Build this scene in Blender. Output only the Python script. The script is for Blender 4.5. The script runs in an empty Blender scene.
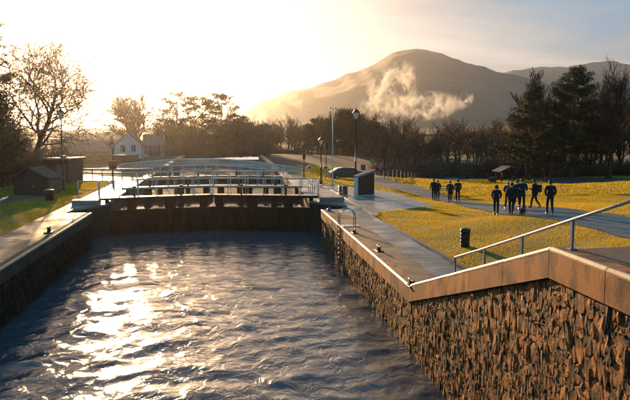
import bpy, math, random
import numpy as np
from mathutils import Vector, Matrix, noise as mnoise

SC = bpy.context.scene
COL = SC.collection
R = math.radians

# ------------------------------------------------------------------ camera
F = 700.0                      # focal length in pixels of the 630 px wide photograph
EYE = 5.54
TH = math.atan(71 / 700.0)     # pitch down
YAW = math.atan(87 / math.hypot(700, 71))
CAM = np.array([0.0, 0.0, EYE])
fw = np.array([math.sin(YAW) * math.cos(TH), math.cos(YAW) * math.cos(TH), -math.sin(TH)])
rt = np.array([math.cos(YAW), -math.sin(YAW), 0.0])
up = np.cross(rt, fw)
cd = bpy.data.cameras.new('camera')
cam = bpy.data.objects.new('camera', cd)
COL.objects.link(cam)
cam.location = CAM
cam.rotation_euler = (R(90) - TH, 0, -YAW)
cd.sensor_width = 36
cd.lens = 36 * F / 630
cd.clip_start = 0.2
cd.clip_end = 60000
SC.camera = cam

# ------------------------------------------------------------------ sky, sun, exposure
SUN_EL = R(8.8)
SUN_AZ = R(-9.5)              # from +Y, negative is to the left
w = bpy.data.worlds.new("World")
SC.world = w
w.use_nodes = True
nt = w.node_tree
nt.nodes.clear()


def nn(t, kind, **kw):
    n = t.nodes.new(kind)
    for k, v in kw.items():
        if k.startswith('i_'):
            n.inputs[k[2:].replace('_', ' ')].default_value = v
        else:
            setattr(n, k, v)
    return n


sky = nn(nt, 'ShaderNodeTexSky', sky_type='NISHITA', sun_disc=False)
sky.sun_elevation = SUN_EL
sky.sun_rotation = SUN_AZ
sky.air_density = 1.15
sky.dust_density = 0.6
sky.ozone_density = 2.6
bg = nn(nt, 'ShaderNodeBackground')
bg.inputs['Strength'].default_value = 0.0445
# thin high cloud: streaks in the direction of view, the same all round the dome
tc = nn(nt, 'ShaderNodeTexCoord')
sep = nn(nt, 'ShaderNodeSeparateXYZ')
nt.links.new(tc.outputs['Generated'], sep.inputs[0])
zz = nn(nt, 'ShaderNodeMath', operation='MAXIMUM')
nt.links.new(sep.outputs['Z'], zz.inputs[0]); zz.inputs[1].default_value = 0.0
za = nn(nt, 'ShaderNodeMath', operation='ADD'); nt.links.new(zz.outputs[0], za.inputs[0]); za.inputs[1].default_value = 0.10
dx = nn(nt, 'ShaderNodeMath', operation='DIVIDE'); nt.links.new(sep.outputs['X'], dx.inputs[0]); nt.links.new(za.outputs[0], dx.inputs[1])
dy = nn(nt, 'ShaderNodeMath', operation='DIVIDE'); nt.links.new(sep.outputs['Y'], dy.inputs[0]); nt.links.new(za.outputs[0], dy.inputs[1])
cb = nn(nt, 'ShaderNodeCombineXYZ')
nt.links.new(dx.outputs[0], cb.inputs[0]); nt.links.new(dy.outputs[0], cb.inputs[1])
mp = nn(nt, 'ShaderNodeMapping'); mp.inputs['Scale'].default_value = (0.55, 1.3, 1); mp.inputs['Rotation'].default_value = (0, 0, R(-12))
mp.inputs['Location'].default_value = (3.1, 1.4, 0)
nt.links.new(cb.outputs[0], mp.inputs['Vector'])
cn = nn(nt, 'ShaderNodeTexNoise', i_Scale=0.8, i_Detail=8.0, i_Roughness=0.6, i_Distortion=0.7)
nt.links.new(mp.outputs[0], cn.inputs['Vector'])
cr = nn(nt, 'ShaderNodeMapRange'); cr.inputs[1].default_value = 0.43; cr.inputs[2].default_value = 0.74
cr.inputs[3].default_value = 0.0; cr.inputs[4].default_value = 0.75
nt.links.new(cn.outputs['Fac'], cr.inputs[0])
bw = nn(nt, 'ShaderNodeRGBToBW'); nt.links.new(sky.outputs[0], bw.inputs[0])
cm = nn(nt, 'ShaderNodeMath', operation='MULTIPLY'); nt.links.new(bw.outputs[0], cm.inputs[0]); cm.inputs[1].default_value = 1.55
ct = nn(nt, 'ShaderNodeMix', data_type='RGBA', blend_type='MULTIPLY'); ct.inputs[0].default_value = 1.0
nt.links.new(cm.outputs[0], ct.inputs[6]); ct.inputs[7].default_value = (1.0, 0.96, 0.92, 1)
mx = nn(nt, 'ShaderNodeMix', data_type='RGBA')
nt.links.new(cr.outputs[0], mx.inputs[0]); nt.links.new(sky.outputs[0], mx.inputs[6]); nt.links.new(ct.outputs[2], mx.inputs[7])
bw2 = nn(nt, 'ShaderNodeRGBToBW'); nt.links.new(mx.outputs[2], bw2.inputs[0])
pc = nn(nt, 'ShaderNodeMix', data_type='RGBA', blend_type='MULTIPLY'); pc.inputs[0].default_value = 1.0
nt.links.new(bw2.outputs[0], pc.inputs[6]); pc.inputs[7].default_value = (1.04, 0.96, 0.90, 1)
m5 = nn(nt, 'ShaderNodeMix', data_type='RGBA'); m5.inputs[0].default_value = 0.9
nt.links.new(mx.outputs[2], m5.inputs[6]); nt.links.new(pc.outputs[2], m5.inputs[7])
# the clear blue of the sky away from the sun, the same on every side of the dome
dt = nn(nt, 'ShaderNodeVectorMath', operation='DOT_PRODUCT'); nt.links.new(tc.outputs['Generated'], dt.inputs[0])
dt.inputs[1].default_value = (math.sin(SUN_AZ) * math.cos(SUN_EL), math.cos(SUN_AZ) * math.cos(SUN_EL), math.sin(SUN_EL))
ra = nn(nt, 'ShaderNodeMapRange', interpolation_type='SMOOTHSTEP'); ra.inputs[1].default_value = 0.94; ra.inputs[2].default_value = 0.80
nt.links.new(dt.outputs['Value'], ra.inputs[0])
rb = nn(nt, 'ShaderNodeMapRange', interpolation_type='SMOOTHSTEP'); rb.inputs[1].default_value = 0.04; rb.inputs[2].default_value = 0.25
nt.links.new(sep.outputs['Z'], rb.inputs[0])
rc = nn(nt, 'ShaderNodeMath', operation='MULTIPLY'); nt.links.new(ra.outputs[0], rc.inputs[0]); nt.links.new(rb.outputs[0], rc.inputs[1])
# wisps stay white on the blue
ci = nn(nt, 'ShaderNodeMath', operation='MULTIPLY_ADD'); nt.links.new(cr.outputs[0], ci.inputs[0]); ci.inputs[1].default_value = -1.7; ci.inputs[2].default_value = 0.95
cj = nn(nt, 'ShaderNodeMath', operation='MULTIPLY', use_clamp=True); nt.links.new(rc.outputs[0], cj.inputs[0]); nt.links.new(ci.outputs[0], cj.inputs[1])
m6 = nn(nt, 'ShaderNodeMix', data_type='RGBA'); nt.links.new(cj.outputs[0], m6.inputs[0]); nt.links.new(m5.outputs[2], m6.inputs[6])
m6.inputs[7].default_value = (0.3, 4.3, 8.0, 1)
cap = nn(nt, 'ShaderNodeVectorMath', operation='MINIMUM'); nt.links.new(m6.outputs[2], cap.inputs[0]); cap.inputs[1].default_value = (9.3, 8.35, 7.3)
nt.links.new(cap.outputs[0], bg.inputs['Color'])
wo = nn(nt, 'ShaderNodeOutputWorld')
nt.links.new(bg.outputs[0], wo.inputs['Surface'])

ld = bpy.data.lights.new('sun', 'SUN')
ld.energy = 5.0
ld.angle = R(0.6)
ld.color = (1.0, 0.63, 0.31)
sun = bpy.data.objects.new('sun', ld)
COL.objects.link(sun)
sd = Vector((math.sin(SUN_AZ) * math.cos(SUN_EL), math.cos(SUN_AZ) * math.cos(SUN_EL), math.sin(SUN_EL)))
sun.rotation_euler = sd.to_track_quat('Z', 'Y').to_euler()
sun.location = (0, 0, 40)

SC.view_settings.view_transform = 'Standard'
SC.view_settings.look = 'None'
SC.view_settings.gamma = 1
SC.view_settings.use_curve_mapping = False
SC.view_settings.exposure = 1.12
SC.render.engine = 'CYCLES'
SC.cycles.use_denoising = True
SC.cycles.max_bounces = 6
SC.cycles.diffuse_bounces = 2
SC.cycles.glossy_bounces = 3
SC.cycles.transmission_bounces = 4
SC.cycles.volume_bounces = 0
SC.cycles.transparent_max_bounces = 8
SC.cycles.sample_clamp_indirect = 6
SC.cycles.caustics_reflective = False
SC.cycles.caustics_refractive = False

# ------------------------------------------------------------------ pixel helpers (630 x 400)
def ray(px, py):
    return fw * F + rt * (px - 315) + up * (200 - py)


def D(px, py, Z):
    """point seen at a pixel, Z metres in front of the camera"""
    return CAM + ray(px, py) * (Z / F)


def G(px, py, z=0.0):
    d = ray(px, py)
    return CAM + d * ((z - EYE) / d[2])


def sstep(a, b, x):
    t = np.clip((x - a) / (b - a), 0, 1)
    return t * t * (3 - 2 * t)


# ------------------------------------------------------------------ terrain height
XR, XL = 6.42, -9.15           # chamber walls
PVR, PVL = 9.25, -11.75        # outer edges of the paving
CTRL = []
for px, py, Z in [(549, 215, 36.0), (496, 215.5, 38.0), (522, 217, 36.0), (455, 201.5, 57.0), (433, 200, 58.0), (475, 207, 45.0),
                  (600, 226, 31.0), (630, 238, 26.5), (590, 212, 42), (630, 214, 38), (600, 250, 21.0), (590, 238, 25.0),
                  (560, 200, 58), (620, 200, 58), (500, 191, 66), (540, 185, 92), (620, 187, 92), (420, 187, 80), (480, 180, 105)]:
    p = D(px, py, Z)
    CTRL.append((p[0], p[1], p[2]))
for y in (26, 31, 36, 41, 46, 52, 58, 64, 70):
    CTRL.append((PVR + 0.3, y, 0.0)); CTRL.append((PVR + 2.2, y, 0.05 if y < 38 else 0.0))
CTRL += [(12.5, 40, 0.12), (13, 50, 0.0), (14.5, 46, 0.0), (12, 46, 0), (13, 30, 0.9), (10.3, 24.5, 0.05), (8, 22, 0.0), (9.5, 22, 0.02), (8, 20.8, 0.05), (8, 18, 1.3), (8, 15, 2.5), (8, 12, 3.1), (10, 20, .6), (10, 17, 2.0), (8, 6, 3.1), (12, 12, 3.15),
         (12, 17, 2.75), (16, 16, 3.0), (20, 20, 2.6), (28, 18, 2.8), (40, 25, 2.2), (60, 40, 1.2), (16, 5, 3.1), (40, 5, 3.1), (50, 70, 0.0), (90, 60, 0.0), (10, -10, 3.1), (50, -20, 3.1)]
CT = np.array(CTRL)


def H(x, y):
    x = np.asarray(x, float); y = np.asarray(y, float)
    sh = x.shape
    xf = x.ravel(); yf = y.ravel()
    d = math.hypot
    base = -2.6 * sstep(72, 112, yf) * 1.0
    base = base + 1.9 * np.exp(-((xf - 17) / 22) ** 2 - ((yf - 168) / 26) ** 2)          # low brown bank behind the car
    base = base + 3.0 * sstep(500, 1300, yf) * sstep(0, -300, xf + 0.15 * yf - 60) 
    base = base + 0.25 * np.sin(xf / 23) * np.sin(yf / 31 + 1) * sstep(120, 200, yf)
    # right bank, inverse distance weighted
    num = np.zeros_like(xf); den = np.zeros_like(xf)
    for cx, cy, cz in CT:
        ww = 1.0 / (((xf - cx) ** 2 + (yf - cy) ** 2) + 4.0 + 0.0016 * (yf + 8) ** 2 * 3) ** 2.0
        num += ww * cz; den += ww
    rz = num / den
    m = sstep(PVR - 0.5, PVR + 0.6, xf) * (1 - sstep(85, 118, yf)) 
    m = np.where(yf < 20.9, np.maximum(m, sstep(6.5, 6.9, xf)), m)
    out = base * (1 - m) + rz * m
    # far side lateral distance keeps a gentle plain
    # left lawn: very low swells
    out = out + 0.12 * np.sin(xf * 0.55 + 1.0) * np.sin(yf * 0.21) * sstep(-13.5, -17, xf) * (1 - sstep(80, 110, yf))
    # canal zone beyond the gates stays a little above the pound
    cz = (1 - sstep(14, 26, np.abs(xf + 1.4))) * sstep(75, 90, yf) * (1 - sstep(150, 190, yf))
    out = out * (1 - cz) + (-0.25) * cz
    return out.reshape(sh)


def H1(x, y):
    return float(H(np.array([x]), np.array([y]))[0])


def T(px, py, dz=0.0):
    """pixel -> point on the terrain by marching the ray"""
    d = ray(px, py) / F
    ts = np.concatenate([np.arange(8, 150, 0.25), np.arange(150, 3000, 5.0)])
    P = CAM[None] + d[None] * ts[:, None]
    h = H(P[:, 0], P[:, 1]) + dz
    k = np.argmax(P[:, 2] < h)
    if k == 0:
        return P[-1]
    a = P[k - 1, 2] - h[k - 1]; b = h[k] - P[k, 2]
    t = ts[k - 1] + (ts[k] - ts[k - 1]) * a / (a + b)
    q = CAM + d * t
    q[2] = H1(q[0], q[1]) + dz
    return q


# ------------------------------------------------------------------ materials
MATS = {}


def mat(name, col, rough=0.7, col2=None, scale=4.0, bump=0.0, bscale=None, metal=0.0, rand=0.0, detail=5.0, spec=None, trans=0.0,
        stretch=None, rough2=None, blo=0.38, bhi=0.62, island=0.0, emis=None, coat=0.0):
    if name in MATS:
        return MATS[name]
    m = bpy.data.materials.new(name)
    m.use_nodes = True
    t = m.node_tree
    b = t.nodes['Principled BSDF']
    L = t.links.new
    b.inputs['Roughness'].default_value = rough
    b.inputs['Metallic'].default_value = metal
    if spec is not None:
        b.inputs['Specular IOR Level'].default_value = spec
    if coat:
        b.inputs['Coat Weight'].default_value = coat
        b.inputs['Coat Roughness'].default_value = 0.08
    b.inputs['Base Color'].default_value = (*col, 1)
    src = None
    co = nn(t, 'ShaderNodeTexCoord')
    vec = co.outputs['Object']
    if stretch:
        mp = nn(t, 'ShaderNodeMapping'); mp.inputs['Scale'].default_value = stretch
        L(vec, mp.inputs['Vector']); vec = mp.outputs[0]
    if col2 is not None:
        n = nn(t, 'ShaderNodeTexNoise', i_Scale=scale, i_Detail=detail, i_Roughness=0.62)
        L(vec, n.inputs['Vector'])
        mr = nn(t, 'ShaderNodeMapRange'); mr.inputs[1].default_value = blo; mr.inputs[2].default_value = bhi
        L(n.outputs['Fac'], mr.inputs[0])
        mxx = nn(t, 'ShaderNodeMix', data_type='RGBA')
        L(mr.outputs[0], mxx.inputs[0]); mxx.inputs[6].default_value = (*col, 1); mxx.inputs[7].default_value = (*col2, 1)
        src = mxx.outputs[2]
        if rough2 is not None:
            r2 = nn(t, 'ShaderNodeMapRange'); r2.inputs[1].default_value = blo; r2.inputs[2].default_value = bhi
            n2 = nn(t, 'ShaderNodeTexNoise', i_Scale=scale * 0.6, i_Detail=4.0)
            L(vec, n2.inputs['Vector']); L(n2.outputs['Fac'], r2.inputs[0])
            r2.inputs[3].default_value = rough; r2.inputs[4].default_value = rough2
            L(r2.outputs[0], b.inputs['Roughness'])
    if rand or island:
        hs = nn(t, 'ShaderNodeHueSaturation')
        if src: L(src, hs.inputs['Color'])
        else: hs.inputs['Color'].default_value = (*col, 1)
        mr = nn(t, 'ShaderNodeMapRange')
        if island:
            g = nn(t, 'ShaderNodeNewGeometry'); L(g.outputs['Random Per Island'], mr.inputs[0]); a = island
        else:
            g = nn(t, 'ShaderNodeObjectInfo'); L(g.outputs['Random'], mr.inputs[0]); a = rand
        mr.inputs[3].default_value = 1 - a; mr.inputs[4].default_value = 1 + a
        L(mr.outputs[0], hs.inputs['Value'])
        src = hs.outputs[0]
    if src: L(src, b.inputs['Base Color'])
    if bump:
        bn = nn(t, 'ShaderNodeTexNoise', i_Scale=bscale or scale * 3, i_Detail=6.0, i_Roughness=0.65)
        L(vec, bn.inputs['Vector'])
        bp = nn(t, 'ShaderNodeBump'); bp.inputs['Strength'].default_value = 1.0; bp.inputs['Distance'].default_value = bump
        L(bn.outputs['Fac'], bp.inputs['Height']); L(bp.outputs[0], b.inputs['Normal'])
    if emis:
        b.inputs['Emission Color'].default_value = (*emis[0], 1); b.inputs['Emission Strength'].default_value = emis[1]
    if trans:
        o = t.nodes['Material Output']
        tr = nn(t, 'ShaderNodeBsdfTranslucent')
        if src: L(src, tr.inputs['Color'])
        else: tr.inputs['Color'].default_value = (*col, 1)
        ms = nn(t, 'ShaderNodeMixShader'); ms.inputs[0].default_value = trans
        L(b.outputs[0], ms.inputs[1]); L(tr.outputs[0], ms.inputs[2]); L(ms.outputs[0], o.inputs['Surface'])
    MATS[name] = m
    return m


M_soil = mat('lawn_ground', (0.14, 0.105, 0.016), 0.95, (0.22, 0.145, 0.018), 0.35, 0.05, 9.0, detail=9)
M_grass = mat('grass_blades', (0.42, 0.32, 0.02), 0.6, (0.60, 0.39, 0.028), 0.25, trans=0.55, detail=8, spec=0.3, island=0.35)
M_asph = mat('wet_asphalt', (0.05, 0.05, 0.055), 0.35, (0.085, 0.08, 0.08), 1.2, 0.01, 40, rough2=0.62)
M_cop = mat('coping_stone', (0.30, 0.135, 0.05), 0.48, (0.13, 0.06, 0.026), 1.1, 0.008, 14, rough2=0.7, rand=0.16, detail=9)
M_band = mat('band_concrete', (0.42, 0.15, 0.035), 0.7, (0.06, 0.026, 0.012), 1.5, 0.006, 26, spec=0.3, stretch=(1, 1, 0.55), detail=10, rand=0.22, blo=.44, bhi=.62)
M_band_shaded = mat('shaded_band_concrete', (0.07, 0.035, 0.018), 0.85, (0.03, 0.018, 0.01), 1.3, 0.012, 18, detail=9, rand=0.15)  # band on the left wall, darkened in colour to stand for its shade
M_edge = mat('pale_edge', (0.52, 0.33, 0.18), 0.5, (0.36, 0.2, 0.1), 3, 0.006, 20)
M_slab = mat('paving_slab', (0.20, 0.18, 0.165), 0.16, (0.11, 0.085, 0.065), 0.9, 0.003, 22, rough2=0.5, rand=0.2, detail=8)
M_pale = mat('pale_concrete', (0.32, 0.275, 0.23), 0.26, (0.18, 0.145, 0.115), 0.5, 0.004, 14, rough2=0.6, detail=8)
M_stone = mat('rubble_stone', (0.36, 0.12, 0.022), 0.68, (0.03, 0.015, 0.008), 4.0, 0.02, 14, spec=0.3, island=0.75, detail=9, rough2=0.8, blo=0.42, bhi=0.6)
M_stone_shaded = mat('shaded_dark_stone', (0.045, 0.022, 0.011), 0.8, (0.012, 0.008, 0.005), 3.2, 0.03, 9, spec=0.15, island=0.6, detail=9)  # left wall rubble, its shade put into a darker stone colour
M_mort = mat('dark_mortar', (0.018, 0.012, 0.008), 0.95, (0.035, 0.022, 0.013), 2, 0.03, 10)
M_wood = mat('gate_timber', (0.011, 0.008, 0.006), 0.85, (0.026, 0.016, 0.010), 2, 0.01, 16, spec=0.15, stretch=(1, 1, 0.3))
M_white = mat('white_paint', (0.72, 0.70, 0.66), 0.42, (0.5, 0.46, 0.42), 6, 0, rough2=0.5)
M_grey = mat('grey_steel', (0.34, 0.35, 0.37), 0.4, (0.22, 0.22, 0.23), 4, metal=0.6)
M_black = mat('black_paint', (0.012, 0.012, 0.013), 0.42, (0.02, 0.018, 0.018), 5)
M_blue = mat('blue_grey_post', (0.10, 0.17, 0.24), 0.4, (0.07, 0.12, 0.17), 6)
M_rail = mat('pale_handrail', (0.55, 0.47, 0.38), 0.35, (0.4, 0.32, 0.25), 5)
M_galv = mat('galvanised', (0.5, 0.5, 0.5), 0.3, (0.35, 0.35, 0.36), 6, metal=0.9)
M_glass = mat('lantern_glass', (0.75, 0.72, 0.66), 0.25, None, trans=0.5)
M_brick = mat('brick_red', (0.20, 0.09, 0.05), 0.85, (0.13, 0.06, 0.035), 5, 0.02, 20)
M_shed = mat('dark_boards', (0.028, 0.018, 0.014), 0.8, (0.05, 0.03, 0.02), 3, 0.01, 20)
M_roof = mat('felt_roof', (0.16, 0.12, 0.10), 0.6, (0.10, 0.08, 0.07), 4, 0.01, 20)
M_slate = mat('slate_roof', (0.17, 0.12, 0.10), 0.55, (0.11, 0.08, 0.07), 2.0, 0.02, 12, rough2=0.75)
M_rend = mat('white_render', (0.78, 0.75, 0.70), 0.85, (0.68, 0.64, 0.58), 1.5, 0.004, 20)
M_win = mat('dark_window', (0.03, 0.035, 0.045), 0.12)
M_bark = mat('bark', (0.085, 0.055, 0.035), 0.9, (0.045, 0.03, 0.02), 4, 0.03, 12, stretch=(1, 1, 0.3), rand=0.25)
M_twig = mat('twigs', (0.17, 0.098, 0.055), 0.85, (0.10, 0.056, 0.033), 0.6, rand=0.25)
M_birch = mat('birch_twigs', (0.17, 0.10, 0.075), 0.85, (0.12, 0.07, 0.05), 0.6)
M_pine = mat('pine_needles', (0.030, 0.042, 0.014), 0.7, (0.065, 0.062, 0.018), 0.5, trans=0.3, island=0.45)
M_pbark = mat('pine_bark', (0.17, 0.085, 0.045), 0.9, (0.09, 0.05, 0.03), 3, 0.03, 10)
M_mtn = mat('heather_hill', (0.085, 0.062, 0.045), 0.95, (0.15, 0.11, 0.075), 0.004, 6.0, 0.012, detail=10)
M_far = mat('far_hill', (0.10, 0.085, 0.075), 0.95, (0.14, 0.12, 0.10), 0.002, 8.0, 0.006)
M_rust = mat('rusty_paint', (0.22, 0.055, 0.03), 0.6, (0.12, 0.05, 0.03), 5)
M_signb = mat('blue_sign', (0.03, 0.14, 0.42), 0.4)
M_signg = mat('green_sign', (0.10, 0.30, 0.08), 0.4)
M_carg = mat('car_green', (0.035, 0.06, 0.05), 0.25, coat=0.6)
M_cars = mat('car_silver', (0.42, 0.43, 0.45), 0.3, metal=0.5, coat=0.6)
M_tyre = mat('tyre_rubber', (0.015, 0.015, 0.015), 0.8)
M_lamp = mat('lamp_lens', (0.7, 0.68, 0.6), 0.15)


# ------------------------------------------------------------------ mesh builder
class MB:
    def __init__(self, base=(0, 0, 0)):
        self.v = []; self.f = []; self.n = 0; self.base = np.array(base, float)

    def add(self, V, Fc):
        V = np.asarray(V, float)
        self.v.append(V)
        n = self.n
        self.f += [tuple(i + n for i in q) for q in Fc]
        self.n += len(V)
        return self

    def box(self, x0, x1, y0, y1, z0, z1, rz=0.0, c=None):
        V = np.array([[x, y, z] for z in (z0, z1) for (x, y) in ((x0, y0), (x1, y0), (x1, y1), (x0, y1))], float)
        if rz:
            c = c if c is not None else ((x0 + x1) / 2, (y0 + y1) / 2)
            s, co = math.sin(rz), math.cos(rz)
            X = V[:, 0] - c[0]; Y = V[:, 1] - c[1]
            V[:, 0] = c[0] + X * co - Y * s; V[:, 1] = c[1] + X * s + Y * co
        return self.add(V, [(3, 2, 1, 0), (4, 5, 6, 7), (0, 1, 5, 4), (1, 2, 6, 5), (2, 3, 7, 6), (3, 0, 4, 7)])

    def bevbox(self, x0, x1, y0, y1, z0, z1, b):
        """box with chamfered top edges"""
        V = []
        for (z, i) in ((z0, 0), (z1 - b, 0), (z1, b)):
            V += [(x0 + i, y0 + i, z), (x1 - i, y0 + i, z), (x1 - i, y1 - i, z), (x0 + i, y1 - i, z)]
        Fc = [(3, 2, 1, 0), (8, 9, 10, 11)]
        for k in (0, 4):
            for i in range(4):
                j = (i + 1) % 4
                Fc.append((k + i, k + j, k + 4 + j, k + 4 + i))
        return self.add(V, Fc)

    def tube(self, pts, rad, n=8, cap=True):
        P = np.asarray(pts, float)
        m = len(P)
        rr = np.full(m, rad, float) if np.isscalar(rad) else np.asarray(rad, float)
        tg = np.gradient(P, axis=0) if m > 2 else np.repeat((P[1:] - P[:1]), 2, 0)
        tg /= np.linalg.norm(tg, axis=1)[:, None] + 1e-9
        ref = np.array([0, 0, 1.0]) if abs(tg[0, 2]) < 0.9 else np.array([1.0, 0, 0])
        a = np.cross(tg[0], ref); a /= np.linalg.norm(a)
        V = []
        an = np.arange(n) * 2 * math.pi / n
        for i in range(m):
            a = a - tg[i] * a.dot(tg[i]); a /= np.linalg.norm(a) + 1e-9
            b = np.cross(tg[i], a)
            V.append(P[i] + rr[i] * (np.cos(an)[:, None] * a + np.sin(an)[:, None] * b))
        Fc = []
        for i in range(m - 1):
            for k in range(n):
                k2 = (k + 1) % n
                Fc.append((i * n + k, i * n + k2, (i + 1) * n + k2, (i + 1) * n + k))
        if cap:
            Fc.append(tuple(range(n - 1, -1, -1))); Fc.append(tuple((m - 1) * n + k for k in range(n)))
        return self.add(np.concatenate(V), Fc)

    def lathe(self, prof, n=12, c=(0, 0, 0)):
        an = np.arange(n) * 2 * math.pi / n
        V = np.concatenate([np.stack([c[0] + r * np.cos(an), c[1] + r * np.sin(an), np.full(n, c[2] + z)], 1) for r, z in prof])
        m = len(prof); Fc = []
        for i in range(m - 1):
            for k in range(n):
                k2 = (k + 1) % n
                Fc.append((i * n + k, i * n + k2, (i + 1) * n + k2, (i + 1) * n + k))
        Fc.append(tuple(range(n - 1, -1, -1))); Fc.append(tuple((m - 1) * n + k for k in range(n)))
        return self.add(V, Fc)

    def prism(self, poly, z0, z1):
        n = len(poly)
        z0 = [z0] * n if np.isscalar(z0) else z0
        z1 = [z1] * n if np.isscalar(z1) else z1
        V = [(p[0], p[1], z0[i]) for i, p in enumerate(poly)] + [(p[0], p[1], z1[i]) for i, p in enumerate(poly)]
        Fc = [tuple(range(n - 1, -1, -1)), tuple(range(n, 2 * n))] + [(i, (i + 1) % n, n + (i + 1) % n, n + i) for i in range(n)]
        return self.add(V, Fc)

    def mesh(self, name, smooth=False):
        me = bpy.data.meshes.new(name)
        V = np.concatenate(self.v) - self.base if self.v else np.zeros((0, 3))
        me.from_pydata(V.tolist(), [], self.f)
        if smooth:
            me.polygons.foreach_set('use_smooth', [True] * len(me.polygons))
        me.update()
        return me

    def build(self, name, material, parent=None, smooth=False, loc=None):
        me = self.mesh(name, smooth)
        me.materials.append(material)
        o = bpy.data.objects.new(name, me)
        COL.objects.link(o)
        if parent is not None:
            o.parent = parent
        else:
            o.location = self.base
        if loc is not None:
            o.location = loc
        return o


def tag(o, label=None, cat=None, group=None, kind=None):
    if label: o['label'] = label
    if cat: o['category'] = cat
    if group: o['group'] = group
    if kind: o['kind'] = kind
    return o


def thing(name, label, cat, loc=(0, 0, 0), rz=0.0, group=None, kind=None):
    o = bpy.data.objects.new(name, None)
    o.empty_display_size = 0.3
    COL.objects.link(o)
    o.location = loc
    o.rotation_euler = (0, 0, rz)
    return tag(o, label, cat, group, kind)


KIDS = {}


def copy_tree(o, parent=None):
    c = o.copy()
    COL.objects.link(c)
    c.parent = parent
    ks = KIDS.get(o.name)
    if ks is None:
        ks = KIDS[o.name] = list(o.children)
    for ch in ks:
        copy_tree(ch, c)
    return c


def place(proto, used, loc, rz, sc, label, group=None):
    """first use moves the prototype, later ones copy it"""
    o = proto if not used else copy_tree(proto)
    o.location = loc; o.rotation_euler = (0, 0, rz); o.scale = (sc, sc, sc) if np.isscalar(sc) else sc
    tag(o, label, None, group)
    return o


def fast_mesh(name, V, tris, material, parent=None, kind=None, smooth=False):
    V = np.asarray(V, np.float32); tris = np.asarray(tris, np.int32)
    k = tris.shape[1]
    me = bpy.data.meshes.new(name)
    me.vertices.add(len(V)); me.vertices.foreach_set('co', V.ravel())
    me.loops.add(tris.size); me.loops.foreach_set('vertex_index', tris.ravel())
    me.polygons.add(len(tris)); me.polygons.foreach_set('loop_start', np.arange(0, tris.size, k, dtype=np.int32))
    me.polygons.foreach_set('loop_total', np.full(len(tris), k, np.int32))
    if smooth: me.polygons.foreach_set('use_smooth', np.ones(len(tris), bool))
    me.update(calc_edges=True); me.validate()
    me.materials.append(material)
    o = bpy.data.objects.new(name, me); COL.objects.link(o)
    if parent is not None: o.parent = parent
    if kind: o['kind'] = kind
    return o


# ------------------------------------------------------------------ the ground sheet
def spaced(segs):
    out = []
    for a, b, s in segs:
        n = max(1, int(round((b - a) / s)))
        out += list(np.linspace(a, b, n, endpoint=False))
    out.append(segs[-1][1])
    return np.array(out)


LOCKEND = 150.0
gx = spaced([(-9500, -2500, 700), (-2500, -500, 125), (-500, -120, 14), (-120, -40, 3), (-40, PVL, 0.8), (PVL, XL, 0.65), (XL, XR, 3.9), (XR, PVR, 0.56), (PVR, 40, 0.6), (40, 120, 2.5), (120, 500, 14), (500, 2500, 125), (2500, 9500, 700)])
gy = spaced([(-60, 4, 4), (4, 76, 0.6), (76, 200, 1.6), (200, 500, 8), (500, 2500, 60), (2500, 9500, 500)])
GX, GY = np.meshgrid(gx, gy)
HZ = H(GX, GY)
V = np.stack([GX, GY, HZ], -1).reshape(-1, 3)
nx, ny = len(gx), len(gy)
ii, jj = np.meshgrid(np.arange(nx - 1), np.arange(ny - 1))
cxm = (gx[:-1] + gx[1:])[ii] / 2; cym = (gy[:-1] + gy[1:])[jj] / 2
hole = (cxm > PVL) & (cxm < PVR) & (cym < 76.0)
hole |= (cxm > XL - 0.1) & (cxm < XR + 0.1) & (cym < LOCKEND)
hole &= ~((cxm > XR) & (cxm < PVR) & (cym < 20.8))
keep = ~hole
a = (jj * nx + ii)[keep]
quads = np.stack([a, a + 1, a + nx + 1, a + nx], 1)
ground = fast_mesh('ground', V, quads, M_soil, kind='structure', smooth=True)
ground['label'] = 'lawns, rough ground and plain out to the hills'

# rougher brown ground beyond the lawns: one colour map over the sheet by real position
t = M_soil.node_tree; b = t.nodes['Principled BSDF']
old = b.inputs['Base Color'].links[0].from_socket
geo = nn(t, 'ShaderNodeNewGeometry'); sp = nn(t, 'ShaderNodeSeparateXYZ'); t.links.new(geo.outputs['Position'], sp.inputs[0])
nz = nn(t, 'ShaderNodeTexNoise', i_Scale=0.05, i_Detail=5.0); t.links.new(geo.outputs['Position'], nz.inputs['Vector'])
m1 = nn(t, 'ShaderNodeMath', operation='MULTIPLY_ADD'); t.links.new(nz.outputs['Fac'], m1.inputs[0]); m1.inputs[1].default_value = 26; t.links.new(sp.outputs['Y'], m1.inputs[2])
mr = nn(t, 'ShaderNodeMapRange'); mr.inputs[1].default_value = 112; mr.inputs[2].default_value = 124; t.links.new(m1.outputs[0], mr.inputs[0])
m2 = nn(t, 'ShaderNodeMix', data_type='RGBA'); t.links.new(mr.outputs[0], m2.inputs[0]); t.links.new(old, m2.inputs[6])
nz2 = nn(t, 'ShaderNodeTexNoise', i_Scale=0.12, i_Detail=8.0); t.links.new(geo.outputs['Position'], nz2.inputs['Vector'])
m3 = nn(t, 'ShaderNodeMix', data_type='RGBA'); t.links.new(nz2.outputs['Fac'], m3.inputs[0])
m3.inputs[6].default_value = (0.03, 0.017, 0.009, 1); m3.inputs[7].default_value = (0.075, 0.045, 0.022, 1)
t.links.new(m3.outputs[2], m2.inputs[7]); t.links.new(m2.outputs[2], b.inputs['Base Color'])

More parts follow.
